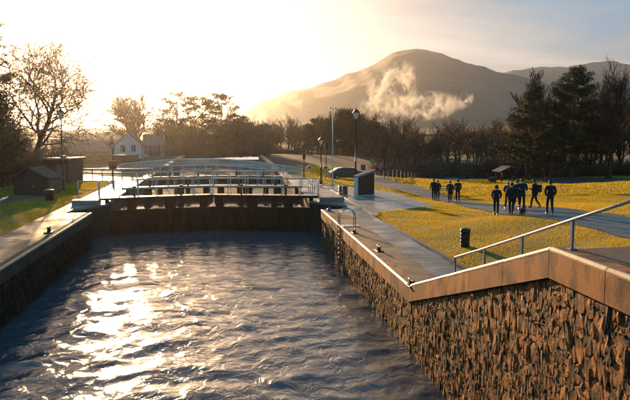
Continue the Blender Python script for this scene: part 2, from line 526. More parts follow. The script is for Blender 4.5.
# ------------------------------------------------------------------ water
M_water = bpy.data.materials.new('canal_water'); M_water.use_nodes = True
t = M_water.node_tree; b = t.nodes['Principled BSDF']
b.inputs['Base Color'].default_value = (0.066, 0.078, 0.094, 1)
b.inputs['Roughness'].default_value = 0.09
b.inputs['IOR'].default_value = 1.34
co = nn(t, 'ShaderNodeTexCoord')
mpn = nn(t, 'ShaderNodeMapping'); mpn.inputs['Scale'].default_value = (1.0, 0.75, 1); t.links.new(co.outputs['Object'], mpn.inputs['Vector'])
n1 = nn(t, 'ShaderNodeTexNoise', i_Scale=1.7, i_Detail=5.0, i_Roughness=0.52, i_Distortion=1.2); t.links.new(mpn.outputs[0], n1.inputs['Vector'])
bp = nn(t, 'ShaderNodeBump'); bp.inputs['Distance'].default_value = 0.058; t.links.new(n1.outputs['Fac'], bp.inputs['Height'])
t.links.new(bp.outputs[0], b.inputs['Normal'])
WZ = -2.42
xs = np.linspace(XL - 2.5, XR + 2.5, 150); ys = np.concatenate([np.arange(-40, 14, 0.6), np.arange(14, 62.5, 0.13)])
WX, WY = np.meshgrid(xs, ys)
rngw = np.random.default_rng(3)
Wz = np.zeros_like(WX)
wx = WX + 0.5 * np.sin(WY * 0.35 + 1) + 0.3 * np.sin(WX * 0.8); wy = WY + 0.6 * np.sin(WX * 0.6) + 0.3 * np.sin(WY * .9 + WX * .5)
for k in range(26):
    lam = rngw.uniform(0.6, 3.2); ang = rngw.normal(math.pi / 2, 0.8)
    am = 0.0055 * lam ** 0.9
    ph = 2 * math.pi / lam * (wx * math.cos(ang) + wy * math.sin(ang)) + rngw.uniform(0, 6.28)
    Wz += am * (1 - np.abs(np.sin(ph / 2)) * 2) * (0.6 + 0.4 * np.sin(WX * rngw.uniform(.2, .6) + WY * rngw.uniform(.1, .4) + k))
Wz *= 1.0 - 0.75 * sstep(36, 50, WY)
V = np.stack([WX, WY, WZ + Wz], -1).reshape(-1, 3)
nx = len(xs); ny = len(ys)
ii, jj = np.meshgrid(np.arange(nx - 1), np.arange(ny - 1)); a = (jj * nx + ii).ravel()
tag(fast_mesh('water', V, np.stack([a, a + 1, a + nx + 1, a + nx], 1), M_water, kind='structure', smooth=True), 'rippled water in the emptied lock chamber')
UZ = -0.95
m = MB(); m.prism([(XL - 0.1, 56.2), (XR + 0.1, 56.2), (XR + 0.1, 65), (XL - 0.1, 65)], UZ - 0.3, UZ)
tag(m.build('upper_water', M_water), 'still water of the higher pound beyond the gates', kind='structure')

m = MB(); m.prism([(XL - 0.1, 65.01), (XR + 0.1, 65.01), (XR + 0.1, LOCKEND), (XL - 0.1, LOCKEND)], UZ - 0.3, UZ)
tag(m.build('drained_bed', mat('silt', (0.05, 0.03, 0.018), 0.85, (0.09, 0.055, 0.03), 0.7, 0.05, 6)), 'brown silt bed of the drained pound beyond the second gates', kind='structure')

# ------------------------------------------------------------------ chamber walls
ZR = 3.2                              # top of the raised coping near the bridge
Y1, Y2, YE = 24.0, 13.1, 47.8         # quay corner, top of ramp, end at the gate recess


def cop_z(y):
    return 0.0 if y >= Y1 else (ZR if y <= Y2 else ZR * (Y1 - y) / (Y1 - Y2))


rs = random.Random(11)


def stone_proto(k):
    n = rs.choice((7, 8, 8, 9))
    an = [i * 2 * math.pi / n + rs.uniform(-.25, .25) for i in range(n)]
    e = rs.uniform(2.2, 4.5)
    ring = []
    for a_ in an:
        c, s = math.cos(a_), math.sin(a_)
        r = 0.5 / (abs(c) ** e + abs(s) ** e) ** (1 / e) * rs.uniform(0.84, 1.04)
        ring.append((c * r, s * r))
    V = [(0.0, y, z) for y, z in ring]
    V += [(-0.5 + rs.uniform(-.2, .2), y * 0.97, z * 0.97) for y, z in ring]
    V += [(-1.0 + rs.uniform(-.22, .22), y * 0.82 + rs.uniform(-.05, .05), z * 0.85 + rs.uniform(-.04, .04)) for y, z in ring]
    V.append((-1.05 + rs.uniform(-.15, .15), rs.uniform(-.1, .1), rs.uniform(-.1, .1)))
    Fc = []
    for q in (0, n):
        for i in range(n):
            j = (i + 1) % n
            Fc.append((q + i, q + n + i, q + n + j, q + j))
    for i in range(n):
        Fc.append((2 * n + i, 3 * n, 2 * n + (i + 1) % n))
    return np.array(V), Fc


STONES = [stone_proto(k) for k in range(18)]
SMESH = []
for k, (V, Fc) in enumerate(STONES):
    me = bpy.data.meshes.new('stone'); me.from_pydata(V.tolist(), [], Fc); me.materials.append(M_stone); me.update(); SMESH.append(me)


def stone_cells(y0, y1, zb, ztop):
    """tall narrow rubble: columns of differing width broken at irregular heights"""
    out = []
    y = y0
    while y < y1:
        wd = rs.uniform(0.09, 0.17) if rs.random() < .75 else rs.uniform(.18, .30)
        z = zb - rs.uniform(0, 0.3)
        zt = min(ztop(y), ztop(y + wd))
        while z < zt - 0.06:
            h = rs.uniform(0.2, 0.55) if rs.random() < .75 else rs.uniform(.10, .2)
            if z + h > zt - 0.12: h = zt - z
            out.append((y + wd / 2 + rs.uniform(-.03, .03), z + h / 2, wd * rs.uniform(1.25, 1.55), h * rs.uniform(1.08, 1.25), rs.uniform(0.03, 0.11)))
            z += h
        y += wd
    return out


def build_wall(side, label, parts_max):
    X = XR if side > 0 else XL
    base = (X, 30.0, 0)
    root = thing('lock_wall', label, 'wall', base)
    y_near = 3.0
    cz = cop_z if side > 0 else (lambda y: 0.0)
    TB = 0.62
    # core
    ysn = [y_near, Y2, Y1, YE] if side > 0 else [y_near, YE]
    m = MB(base)
    V = []; Fc = []
    dX = 0.9 * side
    for y in ysn:
        t_ = cz(y) - TB
        V += [(X, y, -4), (X + dX, y, -4), (X + dX, y, t_), (X, y, t_)]
    for i in range(len(ysn) - 1):
        for k in range(4):
            k2 = (k + 1) % 4
            Fc.append((i * 4 + k, i * 4 + k2, (i + 1) * 4 + k2, (i + 1) * 4 + k))
    Fc += [(0, 1, 2, 3), tuple((len(ysn) - 1) * 4 + k for k in (3, 2, 1, 0))]
    m.add(V, Fc); m.build('core', M_mort, root)
    # stones
    cells = stone_cells(y_near, YE - 0.05, WZ - 0.25, lambda y: cz(y) - TB)
    back = stone_cells(y_near, YE - 0.05, WZ - 0.4, lambda y: cz(y) - TB)
    cells.sort(key=lambda c: abs(c[0] - 14) if c[0] > 11.2 else 99)
    mb = MB(base)
    for i, (y, z, wd, h, d) in enumerate(cells):
        k = rs.randrange(len(STONES)); fl = rs.choice((-1, 1))
        if i < parts_max:
            o = bpy.data.objects.new('stone', SMESH[k]); COL.objects.link(o); o.parent = root
            o.location = (side * 0.06, y - base[1], z)
            o.scale = (d * 1.0 * side, wd * fl, h); o.rotation_euler = (rs.gauss(0, 0.10), 0, 0)
        else:
            V, Fc = STONES[k]
            V = V * np.array([d * 1.0 * side, wd * fl, h]); a_ = rs.gauss(0, .1)
            W = V.copy(); W[:, 1] = V[:, 1] * math.cos(a_) - V[:, 2] * math.sin(a_); W[:, 2] = V[:, 1] * math.sin(a_) + V[:, 2] * math.cos(a_)
            mb.add(W + np.array([X + side * 0.06, y, z]), Fc)
    for (y, z, wd, h, d) in back:
        V, Fc = STONES[rs.randrange(len(STONES))]
        mb.add(V * np.array([.045 * side, wd, h]) + np.array([X + side * .02, y, z]), Fc)
    o = mb.build('rubble', M_stone if side > 0 else M_stone_shaded, root); o['kind'] = 'stuff'
    # concrete band, in lengths with open joints, and a pale arris along its top
    y = y_near
    brk = [y_near]
    while y < YE - 1.0:
        y = min(YE, y + rs.uniform(1.7, 2.3)); brk.append(y)
    if side > 0:
        brk = [v for v in brk if abs(v - Y1) > .7 and abs(v - Y2) > .7] + [Y1, Y2]
    if brk[-1] != YE and YE not in brk: brk.append(YE)
    brk = sorted(set(brk))
    for p, q in zip(brk[:-1], brk[1:]):
        g = 0.012
        mb = MB(base); za, zb = cz(p), cz(q)
        xo, xi = X - side * 0.10, X + side * 0.32
        V = []
        for yy, zt in ((p + g, za), (q - g, zb)):
            V += [(xo, yy, zt - TB), (xo, yy, zt - 0.05), (xo + side * 0.05, yy, zt), (xi, yy, zt), (xi, yy, zt - TB)]
        mb.add(V, [(0, 1, 2, 3, 4), (9, 8, 7, 6, 5)] + [(i, 5 + i, 5 + (i + 1) % 5, (i + 1) % 5) for i in range(5)])
        mb.build('band_block', M_band if side > 0 else M_band_shaded, root)
        mb = MB(base)
        V = []
        for yy, zt in ((p + g, za), (q - g, zb)):
            V += [(xo - side * 0.004, yy, zt - 0.075), (xo - side * 0.004, yy, zt - 0.045), (xo + side * 0.045, yy, zt + 0.006), (xo + side * 0.10, yy, zt + 0.006), (xo + side * 0.10, yy, zt - 0.02)]
        mb.add(V, [(0, 1, 2, 3, 4), (9, 8, 7, 6, 5)] + [(i, 5 + i, 5 + (i + 1) % 5, (i + 1) % 5) for i in range(5)])
        mb.build('pale_edge', M_edge, root)
    return root


build_wall(1, 'long rubble stone lock wall with orange concrete band, ramping up at the right of the water', 300)
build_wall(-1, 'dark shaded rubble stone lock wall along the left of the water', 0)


# ------------------------------------------------------------------ quay paving
def quay(side, label):
    X = XR if side > 0 else XL
    root = tag(thing('quay', label, None, (X, 30, 0)), kind='structure')
    base = (X, 30, 0)
    y0 = 20.4 if side > 0 else 3.0
    # bedding
    outer = PVR if side > 0 else PVL
    a_, b_ = sorted((X + side * 0.33, outer))
    m = MB(base); m.box(a_, b_, y0, YE, -0.6, -0.035); m.build('bedding', M_mort, root)
    # coping slabs
    y = y0
    while y < YE - 0.05:
        L_ = rs.uniform(1.5, 2.1); L_ = min(L_, YE - y)
        if YE - y - L_ < .6: L_ = YE - y
        a2, b2 = sorted((X + side * 0.322, X + side * 1.3595))
        m = MB(base); dz = rs.uniform(-.004, .003)
        m.box(a2, b2, y + .008, y + L_ - .008, -0.12, 0.0 + dz)
        m.build('coping_slab', M_cop, root)
        y += L_
    # smaller slabs
    y = y0; row = 0
    w2 = abs(outer - (X + side * 1.36))
    stuff = MB(base)
    while y < YE - 0.3:
        L_ = 0.62
        off = 0.0 if row % 2 else 0.35
        x = 0.0
        cuts = [0.0] + [c for c in np.arange(off + .25, w2 - .2, 0.7)] + [w2]
        for p, q in zip(cuts[:-1], cuts[1:]):
            a2, b2 = sorted((X + side * (1.36 + p + .003), X + side * (1.36 + q - .003)))
            dz = rs.uniform(-.001, .001)
            if y < 38:
                m = MB(base); m.box(a2, b2, y + .01, y + L_ - .01, -0.10, dz); m.build('paving_slab', M_slab, root)
            else:
                stuff.box(a2, b2, y + .01, y + L_ - .01, -0.10, dz)
        y += L_; row += 1
    o = stuff.build('far_slabs', M_slab, root); o['kind'] = 'stuff'
    return root


quay(1, 'right quayside of brown coping slabs and grey paving, wet in places')
quay(-1, 'left quayside of sunlit coping slabs and pale paving')

# quay bodies beyond the recess (both sides) and the walls of the pounds beyond
GY0 = 52.6          # gate hinge line


def qbody(pts, label, mt, z=0.0, zb=-4.0, name='quay_head'):
    root = tag(thing(name, label, None, (pts[0][0], pts[0][1], 0)), kind='structure')
    base = (pts[0][0], pts[0][1], 0)
    m = MB(base); m.prism(pts, zb, z - .16); m.build('body', M_mort, root)
    m = MB(base); m.prism(pts, z - .158, z); m.build('top_slab', mt, root)
    return root


# left head: notch 47.8-50, then slab to the gate and beyond
qbody([(PVL, YE + .01), (XL - 1.6, YE + .01), (XL - 1.6, 50.2), (XL + 0.25, 53.6), (XL, 53.8), (XL, 76.0), (PVL, 76.0)], 'pale concrete head of the lock left of the gates', M_pale, -0.004)
qbody([(XR + 1.9, YE + .01), (PVR, YE + .01), (PVR, 76.0), (XR, 76.0), (XR, 53.8), (XR - .2, 53.6), (XR + 2.1, 50.2)], 'wet concrete head of the lock right of the gates', M_pale, -0.004)
for s in (1, -1):
    X = XR if s > 0 else XL
    a_, b_ = sorted((X, X + s * 0.9))
    m = MB((X, 76, 0)); m.box(a_, b_, 76.01, LOCKEND, -3, 0.0)
    tag(m.build('channel_wall', M_cop), 'far channel wall on the %s bank beyond the gates' % ('right' if s > 0 else 'left'), 'wall')
# end wall of notches is the band's end: dark return walls
for s in (1, -1):
    X = XR if s > 0 else XL
    a_, b_ = sorted((X + s * .0, X + s * 2.3))
    m = MB((X, YE, 0)); m.box(a_, b_, YE - .5, YE - .012, -4, -.66)
    tag(m.build('return_wall', M_mort), 'dark end face of the %s lock wall at the gate recess' % ('right' if s > 0 else 'left'), 'wall')

# concrete apron around the notice board, and asphalt path
def strip(name, A, B, n, mt, dz, label, cols=6, thick=0.0):
    """sheet between two pixel polylines laid on the terrain"""
    PA = np.array([T(*p) for p in A]); PB = np.array([T(*p) for p in B])

    def res(P):
        s = np.r_[0, np.cumsum(np.linalg.norm(np.diff(P[:, :2], axis=0), axis=1))]
        u = np.linspace(0, s[-1], n)
        return np.stack([np.interp(u, s, P[:, 0]), np.interp(u, s, P[:, 1])], 1)
    a_, b_ = res(PA), res(PB)
    V = []
    for i in range(n):
        for k in range(cols + 1):
            p = a_[i] + (b_[i] - a_[i]) * k / cols
            V.append((p[0], p[1], 0))
    V = np.array(V); V[:, 2] = H(V[:, 0], V[:, 1]) + dz
    Q = []
    for i in range(n - 1):
        for k in range(cols):
            q = i * (cols + 1) + k
            Q.append((q, q + cols + 1, q + cols + 2, q + 1))
    o = fast_mesh(name, V, Q, mt, kind='structure', smooth=True)
    o['label'] = label
    return o, np.concatenate([a_, b_[::-1]])


PATH_UP = [(378, 177.5), (400, 182.5), (424, 189), (448, 196), (472, 202), (510, 205.5), (568, 209), (600, 213.5), (640, 220), (700, 235)]
PATH_LO = [(362, 182), (385, 187.5), (410, 193.5), (440, 201), (480, 210), (520, 216.5), (570, 223.5), (600, 231), (640, 241), (700, 262)]
path, PATHPOLY = strip('footpath', PATH_UP, PATH_LO, 120, M_asph, 0.045, 'blue grey asphalt footpath the walkers are on')
AP_A = [(322, 192), (352, 189.5), (388, 188.5)]
apron = MB()
ap = [G(341, 206.0), G(376, 216.3), G(384, 211.4), G(437, 206.6), G(389, 191.2), G(345, 190)]
ap[0] = np.array([PVR + .01, YE - 2.6, 0]); ap[1] = np.array([PVR + .01, YE - 3.0, 0])
APPOLY = np.array([[PVR + .02, 44.0], [G(384, 212)[0], 45.6], G(437, 207)[:2], G(392, 192)[:2], [PVR + .02, 70.0]])
zc = H(APPOLY[:, 0], APPOLY[:, 1])
m = MB(); m.prism([tuple(p) for p in APPOLY], -0.5, 0.035)
tag(m.build('apron', M_pale), 'wet pale concrete apron round the notice board', kind='structure')
lp, LEFTPOLY = strip('side_path', [(-40, 195), (0, 196.5), (24, 197.5), (46, 192)], [(-40, 212), (0, 204.5), (20, 201), (60, 193)], 30, M_asph, 0.04, 'grey asphalt path beside the dark hut at left')
sl, SLABPOLY = strip('lane', [(60, 176.5), (100, 177), (140, 177.5)], [(60, 181), (100, 181.5), (140, 182)], 20, M_pale, 0.04, 'sunlit lane crossing beyond the left lawn')
rl, LANEPOLY = strip('far_road', [(352, 171.5), (382, 175.8), (500, 176.4), (640, 180.0)], [(352, 175.5), (382, 178.4), (500, 178.5), (640, 182.5)], 60, M_asph, 0.04, 'far road along the top of the lawn')

# raised terrace behind the ramp head
m = MB(); m.prism([(XR + .34, 3.2), (11.5, 3.2), (11.5, 13.4), (XR + .34, 13.0)], 2.2, 3.17)
tag(m.build('terrace', mat('terrace_gravel', (0.09, 0.055, 0.035), 0.85, (0.05, 0.03, 0.02), 3, 0.02, 30)), 'dark brown paved terrace behind the ramp head', kind='structure')


# ------------------------------------------------------------------ grass blades
def inpoly(x, y, poly):
    ins = np.zeros(x.shape, bool); n = len(poly); j = n - 1
    for i in range(n):
        xi, yi = poly[i]; xj, yj = poly[j]
        c = ((yi > y) != (yj > y)) & (x < (xj - xi) * (y - yi) / (yj - yi + 1e-12) + xi)
        ins ^= c; j = i
    return ins


def grass(name, x0, x1, y0, y1, n, h0, wd, seed, label, far_scale=True):
    g = np.random.default_rng(seed)
    x = g.uniform(x0, x1, n * 4); y = y0 + (y1 - y0) * g.random(n * 4) ** 1.25
    # keep what the lens and a side-step of it can see
    ca = np.arctan2(x, y)
    ok = (ca > math.radians(-24)) & (ca < math.radians(42))
    ok &= ~((x > PVL - .02) & (x < PVR + .02) & (y > 20.9)) & ~((x < 11.6) & (x > PVL) & (y < 13.6))
    for P in (PATHPOLY, APPOLY, LEFTPOLY, SLABPOLY, LANEPOLY):
        ok &= ~inpoly(x, y, P)
    cl = np.sin(x * 1.7 + 2 * np.sin(y * .6)) * np.sin(y * 1.3 + x * .4) * .5 + .5
    ok &= g.random(n * 4) < 0.45 + 0.55 * cl
    x, y, cl = x[ok][:n], y[ok][:n], cl[ok][:n]
    z = H(x, y)
    n = len(x)
    k = np.clip(y / 38, 0.85, 2.6) if far_scale else 1
    hh = h0 * g.uniform(.5, 1.25, n) * (0.65 + .6 * cl) * np.sqrt(k)
    ww = wd * g.uniform(.7, 1.3, n) * k
    a_ = g.uniform(0, math.pi, n); l1 = g.normal(0, .6, n) * hh; l2 = g.normal(0, .6, n) * hh
    dx_, dy_ = np.cos(a_) * ww, np.sin(a_) * ww
    V = np.empty((n, 3, 3), np.float32)
    V[:, 0] = np.stack([x - dx_, y - dy_, z - .01], 1)
    V[:, 1] = np.stack([x + dx_, y + dy_, z - .01], 1)
    V[:, 2] = np.stack([x + l1, y + l2, z + hh], 1)
    o = fast_mesh(name, V.reshape(-1, 3), np.arange(3 * n).reshape(-1, 3), M_grass, kind='stuff')
    tag(o, label, 'grass')


grass('grass', XR + .36, 34, 12, 62, 330000, 0.055, 0.011, 1, 'short golden backlit grass between the quay and the footpath')
grass('grass', PVR, 75, 58, 108, 110000, 0.10, 0.022, 2, 'golden grass of the far lawn behind the walkers')
grass('grass', XR + .36, PVR + 1.5, 13.7, 20.8, 12000, 0.085, 0.010, 5, 'short grass on the slope behind the ramped coping')
grass('grass', -34, PVL, 26, 84, 140000, 0.06, 0.012, 3, 'green gold grass of the left bank lawn')


# ================================================================== lock gates
def railing(root, pts, h, n_mid=1, r=0.028, mt=None, post=None, post_top_extra=0.0, spacing=1.7, post_r=0.03):
    """top rail, mid rail(s) and posts along a polyline; every bar and post is a part"""
    mt = mt or M_white
    base = np.array(root.location)
    P = np.array(pts, float)
    s = np.r_[0, np.cumsum(np.linalg.norm(np.diff(P, axis=0), axis=1))]
    for k in range(n_mid + 1):
        z = h * (1 - k / (n_mid + 1))
        m = MB(base); m.tube(P + [0, 0, z], r if k == 0 else r * .8, 8); m.build('top_rail' if k == 0 else 'mid_rail', mt, root, True)
    n = max(1, int(round(s[-1] / spacing)))
    for i in range(n + 1):
        u = s[-1] * i / n
        p = np.array([np.interp(u, s, P[:, c]) for c in range(3)])
        m = MB(base); m.tube([p, p + [0, 0, h - r * .5]], post_r, 8)
        m.lathe([(0.07, 0), (0.07, .03), (post_r, .05)], 8, p)
        m.build('post', post or mt, root, True)


def gate_leaf(label, hinge, mitre, ztop, zbot, deck_z, rail_h, upstream, rows=2, planks=True):
    root = thing('lock_gate', label, 'lock gate', (hinge[0], hinge[1], deck_z), 0, 'lock gates across the canal')
    base = np.array(root.location)
    h = np.array(hinge, float); q = np.array(mitre, float)
    d = (q - h); Ln = np.linalg.norm(d); d /= Ln; nrm = np.array([-d[1], d[0]])
    if nrm[1] < 0: nrm = -nrm                      # away from the camera

    def pt(u, v): return h + d * u + nrm * v

    def slab(u0, u1, v0, v1, z0, z1, name, mt):
        m = MB(base); m.prism([tuple(pt(u0, v0)), tuple(pt(u1, v0)), tuple(pt(u1, v1)), tuple(pt(u0, v1))] if np.cross(pt(u1, v0) - pt(u0, v0), pt(u1, v1) - pt(u1, v0)) > 0 else [tuple(pt(u0, v0)), tuple(pt(u0, v1)), tuple(pt(u1, v1)), tuple(pt(u1, v0))], z0, z1)
        return m.build(name, mt, root)
    if planks:
        n = 17
        for i in range(n):
            u0 = Ln * i / n
            slab(u0 + .015, u0 + Ln / n - .015, 0.02 * (i % 2), 0.14, zbot, ztop - .02, 'plank', M_wood)
        for z in (ztop - .02, ztop - 1.3, ztop - 2.6):
            if z > zbot + .2: slab(0, Ln, -0.10, -0.004, z - .28, z, 'crossbeam', M_wood)
        slab(0, Ln, .141, .20, zbot, ztop - .03, 'skin', M_wood)
    else:
        slab(0, Ln, 0, .14, zbot, ztop - .02, 'skin', M_wood)
    slab(0, Ln, .203, .45, ztop - .38, ztop, 'top_beam', M_wood)
    # dark struts rising from the gate to the walkway deck
    for i in range(6):
        u = Ln * (i + .5) / 6
        u += (-.18, .22, -.05, .3, -.25, .1)[i]; hw = (.15, .36, .22, .42, .18, .3)[i]
        slab(u - hw, u + hw, .22, .42, ztop + .003, deck_z - .20, 'strut', M_wood)
    slab(0, Ln, .02, .5, deck_z - .22, deck_z - .03, 'deck_beam', M_wood)
    slab(-.2, Ln + .05, -.25, .85, deck_z - .026, deck_z, 'deck', M_grey)
    for v, off in ((-.2, 0), (.8, 0))[:rows]:
        a_ = pt(0, v); b_ = pt(Ln, v)
        railing(root, [(a_[0], a_[1], deck_z), (b_[0], b_[1], deck_z)], rail_h, 1, 0.034 if v < 0 else .024, None, None, 0, 1.45, .028)
    # sluice gear standing on the deck
    for u in (Ln * .3, Ln * .72):
        p = pt(u, .28)
        m = MB(base); m.box(p[0] - .09, p[0] + .09, p[1] - .09, p[1] + .09, deck_z + .004, deck_z + .62); m.box(p[0] - .14, p[0] + .14, p[1] - .14, p[1] + .14, deck_z + .62, deck_z + .8)
        g = m.build('sluice_gear', M_black, root)
        m = MB(base); m.tube([(p[0] - .22, p[1], deck_z + .7), (p[0] - .42, p[1], deck_z + .7), (p[0] - .42, p[1], deck_z + .45)], .02, 6); m.build('crank', M_black, g)
    return root


MID = -1.36
GT = -0.52
DK = 0.42
gate_leaf('nearest left gate leaf of dark planks with white railings above the dark wall of timber', (XL - .4, 53.6), (MID + .03, 55.4), GT, -3.2, DK, 1.28, 1, 2)
gate_leaf('nearest right gate leaf of dark planks, meeting the left leaf at the doubled white posts', (XR + .4, 53.6), (MID - .03, 55.4), GT, -3.2, DK, 1.28, 1, 2)
for k, (gy_, dk, lab) in enumerate([(62.5, 0.45, 'second'), (84.0, -.1, 'third')]):
    gate_leaf('%s left gate leaf along the canal, seen through the nearer white railings' % lab, (XL - .1, gy_), (MID - .02, gy_ + 1.7), -.35, -2.2, dk, 1.28, 1, 2, False)
    gate_leaf('%s right gate leaf along the canal, seen through the nearer white railings' % lab, (XR + .1, gy_), (MID + .02, gy_ + 1.7), -.35, -2.2, dk, 1.28, 1, 2, False)


def rail_thing(label, pts, h, mt=None, sp=1.7, nm=1, name='guard_railing', r=.036, cat='railing', post=None):
    root = thing(name, label, cat, tuple(pts[0]))
    railing(root, pts, h, nm, r, mt, post, 0, sp, r)
    return root


# railings on the quays that lead to the gates
lz = 0.0
rail_thing('white railing on the left quay running up to the nearest gate walkway', [(XL - 1.9, 53.3, DK), (XL - .45, 53.35, DK)], 1.28)
rail_thing('white railing on the right quay at the end of the nearest gate walkway', [(XR + .45, 53.3, DK), (XR + 1.5, 53.2, DK - .1), (XR + 2.2, 52.6, 0.0)], 1.28)
rail_thing('white railing along the right quay between the first and second gates', [(XR + .6, 57, 0), (XR + .6, 61.5, 0)], 1.2)
rail_thing('white railing along the left quay between the first and second gates', [(XL - .6, 57, 0), (XL - .6, 61.5, 0)], 1.2)
for s, nme in ((-1, 'left'), (1, 'right')):
    m = MB(); p0 = (XL - 2.2 if s < 0 else XR + .4); 
    m.prism([(p0, 52.4), (p0 + 1.9, 52.4), (p0 + 1.9, 53.5), (p0, 53.5)], 0.0, DK - .05)
    tag(m.build('gate_step', M_pale), 'pale concrete step up to the nearest gate walkway on the %s' % nme, 'step')

# steel beams crossing beyond the left lawn: two long shining rails on posts
ga, gb = D(72, 169, 80), D(152, 169, 80)
root = thing('crash_barrier', 'long low barrier of two sun-glinting steel beams beyond the left lawn', 'barrier', (ga[0], ga[1], H1(ga[0], ga[1])))
base = np.array(root.location)
for py, hh in ((169.2, .22), (172.8, .18)):
    z = EYE - (py - 129) * 80 / 700
    m = MB(base)
    e = (gb - ga); e[2] = 0; e /= np.linalg.norm(e); nr = np.array([-e[1], e[0], 0])
    prof = [(0, -hh / 2), (-.05, -hh / 4), (0, 0), (-.05, hh / 4), (0, hh / 2), (.03, hh / 2), (.03, -hh / 2)]
    V = []
    for q in (ga, gb):
        for (a_, c) in prof: V.append((q[0] + nr[0] * a_, q[1] + nr[1] * a_, z + c))
    n = len(prof)
    m.add(V, [tuple(range(n)), tuple(range(2 * n - 1, n - 1, -1))] + [(i, n + i, n + (i + 1) % n, (i + 1) % n) for i in range(n)])
    m.build('beam', M_galv, root)
for i in range(9):
    q = ga + (gb - ga) * i / 8
    g = H1(q[0], q[1])
    m = MB(base); m.box(q[0] - .06, q[0] + .06, q[1] + .05, q[1] + .17, g - .1, 1.05); m.build('post', M_grey, root)

# ------------------------------------------------------------------ arched lattice footbridge
bl, br = D(118, 168, 96), D(312, 176, 96)
root = thing('footbridge', 'pale arched footbridge with close barred parapets far along the canal', 'bridge', (bl[0], bl[1], -.4))
base = np.array(root.location)
def bz(u): return 0.05 * (1 - u) + -.75 * u + 1.15 * math.sin(math.pi * min(1, u * 1.0)) ** 1 
def bp_(u, v=0.0):
    p = bl + (br - bl) * u
    return np.array([p[0], p[1] + v, bz(u) - .35])
NB = 40
for v, nm in ((0, 'front'), (2.2, 'rear')):
    for dz_, rr, nme in ((.95, .06, 'top_rail'), (.5, .03, 'mid_rail'), (.12, .05, 'bottom_rail')):
        m = MB(base); m.tube([bp_(i / NB, v) + [0, 0, dz_] for i in range(NB + 1)], rr, 6); m.build(nme, M_white, root, True)
    m = MB(base)
    for i in range(1, 170):
        p = bp_(i / 170, v); m.box(p[0] - .022, p[0] + .022, p[1] - .012, p[1] + .012, p[2] + .1, p[2] + .95)
    tag(m.build('bars', M_white, root), kind='stuff')
m = MB(base)
V = []; Fc = []
for i in range(NB + 1):
    p = bp_(i / NB)
    V += [(p[0], p[1] - .1, p[2] - .25), (p[0], p[1] - .1, p[2] + .08), (p[0], p[1] + 2.3, p[2] + .08), (p[0], p[1] + 2.3, p[2] - .25)]
for i in range(NB):
    for k in range(4):
        Fc.append((i * 4 + k, i * 4 + (k + 1) % 4, i * 4 + 4 + (k + 1) % 4, i * 4 + 4 + k))
m.add(V, Fc); m.build('deck', M_pale, root)
for u in (.02, .3, .62, .98):
    p = bp_(u, 1.1); m = MB(base); m.box(p[0] - .4, p[0] + .4, p[1] - 1, p[1] + 1, -3, p[2] - .255); m.build('pier', M_pale, root)

# ================================================================== small things on the quays
def ladder():
    p = G(346, 226)
    y = p[1]; x = XR
    root = thing('lock_ladder', 'galvanised ladder with two hooped grab rails over the right wall', 'ladder', (x, y, 0))
    base = np.array(root.location)
    for s in (-.28, .28):
        pts = [(x - .17, y + s, -3.0), (x - .17, y + s, .45)]
        for i in range(9):
            a_ = math.pi * (1 - i / 8)
            pts.append((x + .28 + .45 * math.cos(a_), y + s, .62 + .40 * math.sin(a_)))
        pts += [(x + .73, y + s, .45), (x + .73, y + s, 0.0)]
        m = MB(base); m.tube(pts, .030, 8); m.build('stile', M_galv, root, True)
    for i in range(11):
        z = -2.9 + i * .27
        m = MB(base); m.tube([(x - .17, y - .28, z), (x - .17, y + .28, z)], .018, 6); m.build('rung', M_black, root, True)
    m = MB(base); m.box(x + .02, x + 1.0, y - .4, y + .4, .004, .03); m.build('plate', M_galv, root)


ladder()


def hydrant_box(px, py, label):
    p = G(px, py)
    m = MB(p); m.bevbox(p[0] - .12, p[0] + .12, p[1] - .12, p[1] + .12, 0, .16, .02); m.lathe([(.07, .16), (.09, .2), (.05, .27)], 8, (p[0], p[1], 0))
    tag(m.build('valve_cap', M_signb), label, 'valve')


hydrant_box(329, 211, 'small blue valve cap at the far corner of the right quay')


def cleat(px, py, label, sc=1.0):
    p = G(px, py)
    root = thing('mooring_cleat', label, 'cleat', (p[0], p[1], 0.0), R(4), 'cast mooring cleats on the coping')
    m = MB(); m.bevbox(-.2, .2, -.34, .34, -.01, .05, .015); o = m.build('base_plate', M_black, root)
    m = MB(); m.lathe([(.08, .05), (.06, .12), (.065, .26), (.05, .29)], 10, (0, -.14, 0)); m.build('horn_post', M_black, root, True)
    m = MB(); m.lathe([(.08, .05), (.06, .12), (.065, .26), (.05, .29)], 10, (0, .14, 0)); m.build('horn_post', M_black, root, True)
    m = MB(); m.tube([(0, -.42, .30), (0, -.25, .25), (0, 0, .24), (0, .25, .25), (0, .42, .30)], [.025, .045, .05, .045, .025], 8); m.build('horn', M_black, root, True)
    root.scale = (sc, sc, sc)


cleat(411.5, 286.0, 'black mooring cleat at the near corner of the right quay', .8)
cleat(379, 251, 'black mooring cleat halfway along the right coping', .8)
cleat(354.5, 233.0, 'black mooring cleat just in front of the hooped ladder', .75)
cleat(49, 232.5, 'black mooring cleat alone on the left coping', 1.1)


def bin_round(px, py, h, r, label, z=None):
    p = T(px, py) if z is None else G(px, py, z)
    root = thing('litter_bin', label, 'bin', tuple(p), 0)
    m = MB(); m.lathe([(r * .86, 0), (r * .9, .03), (r, h * .72), (r * .99, h * .76)], 20); m.build('body', M_black, root, True)
    m = MB(); m.lathe([(r * 1.06, h * .78), (r * 1.08, h * .82), (r * 1.06, h * .96), (r * .9, h), (r * .3, h * 1.02)], 20); m.build('lid', M_black, root, True)
    for k in range(3):
        m = MB(); m.lathe([(r * .97 + .006, h * (.12 + .2 * k)), (r * .985 + .012, h * (.15 + .2 * k)), (r * .97 + .008, h * (.18 + .2 * k))], 20); m.build('hoop', M_black, root, True)


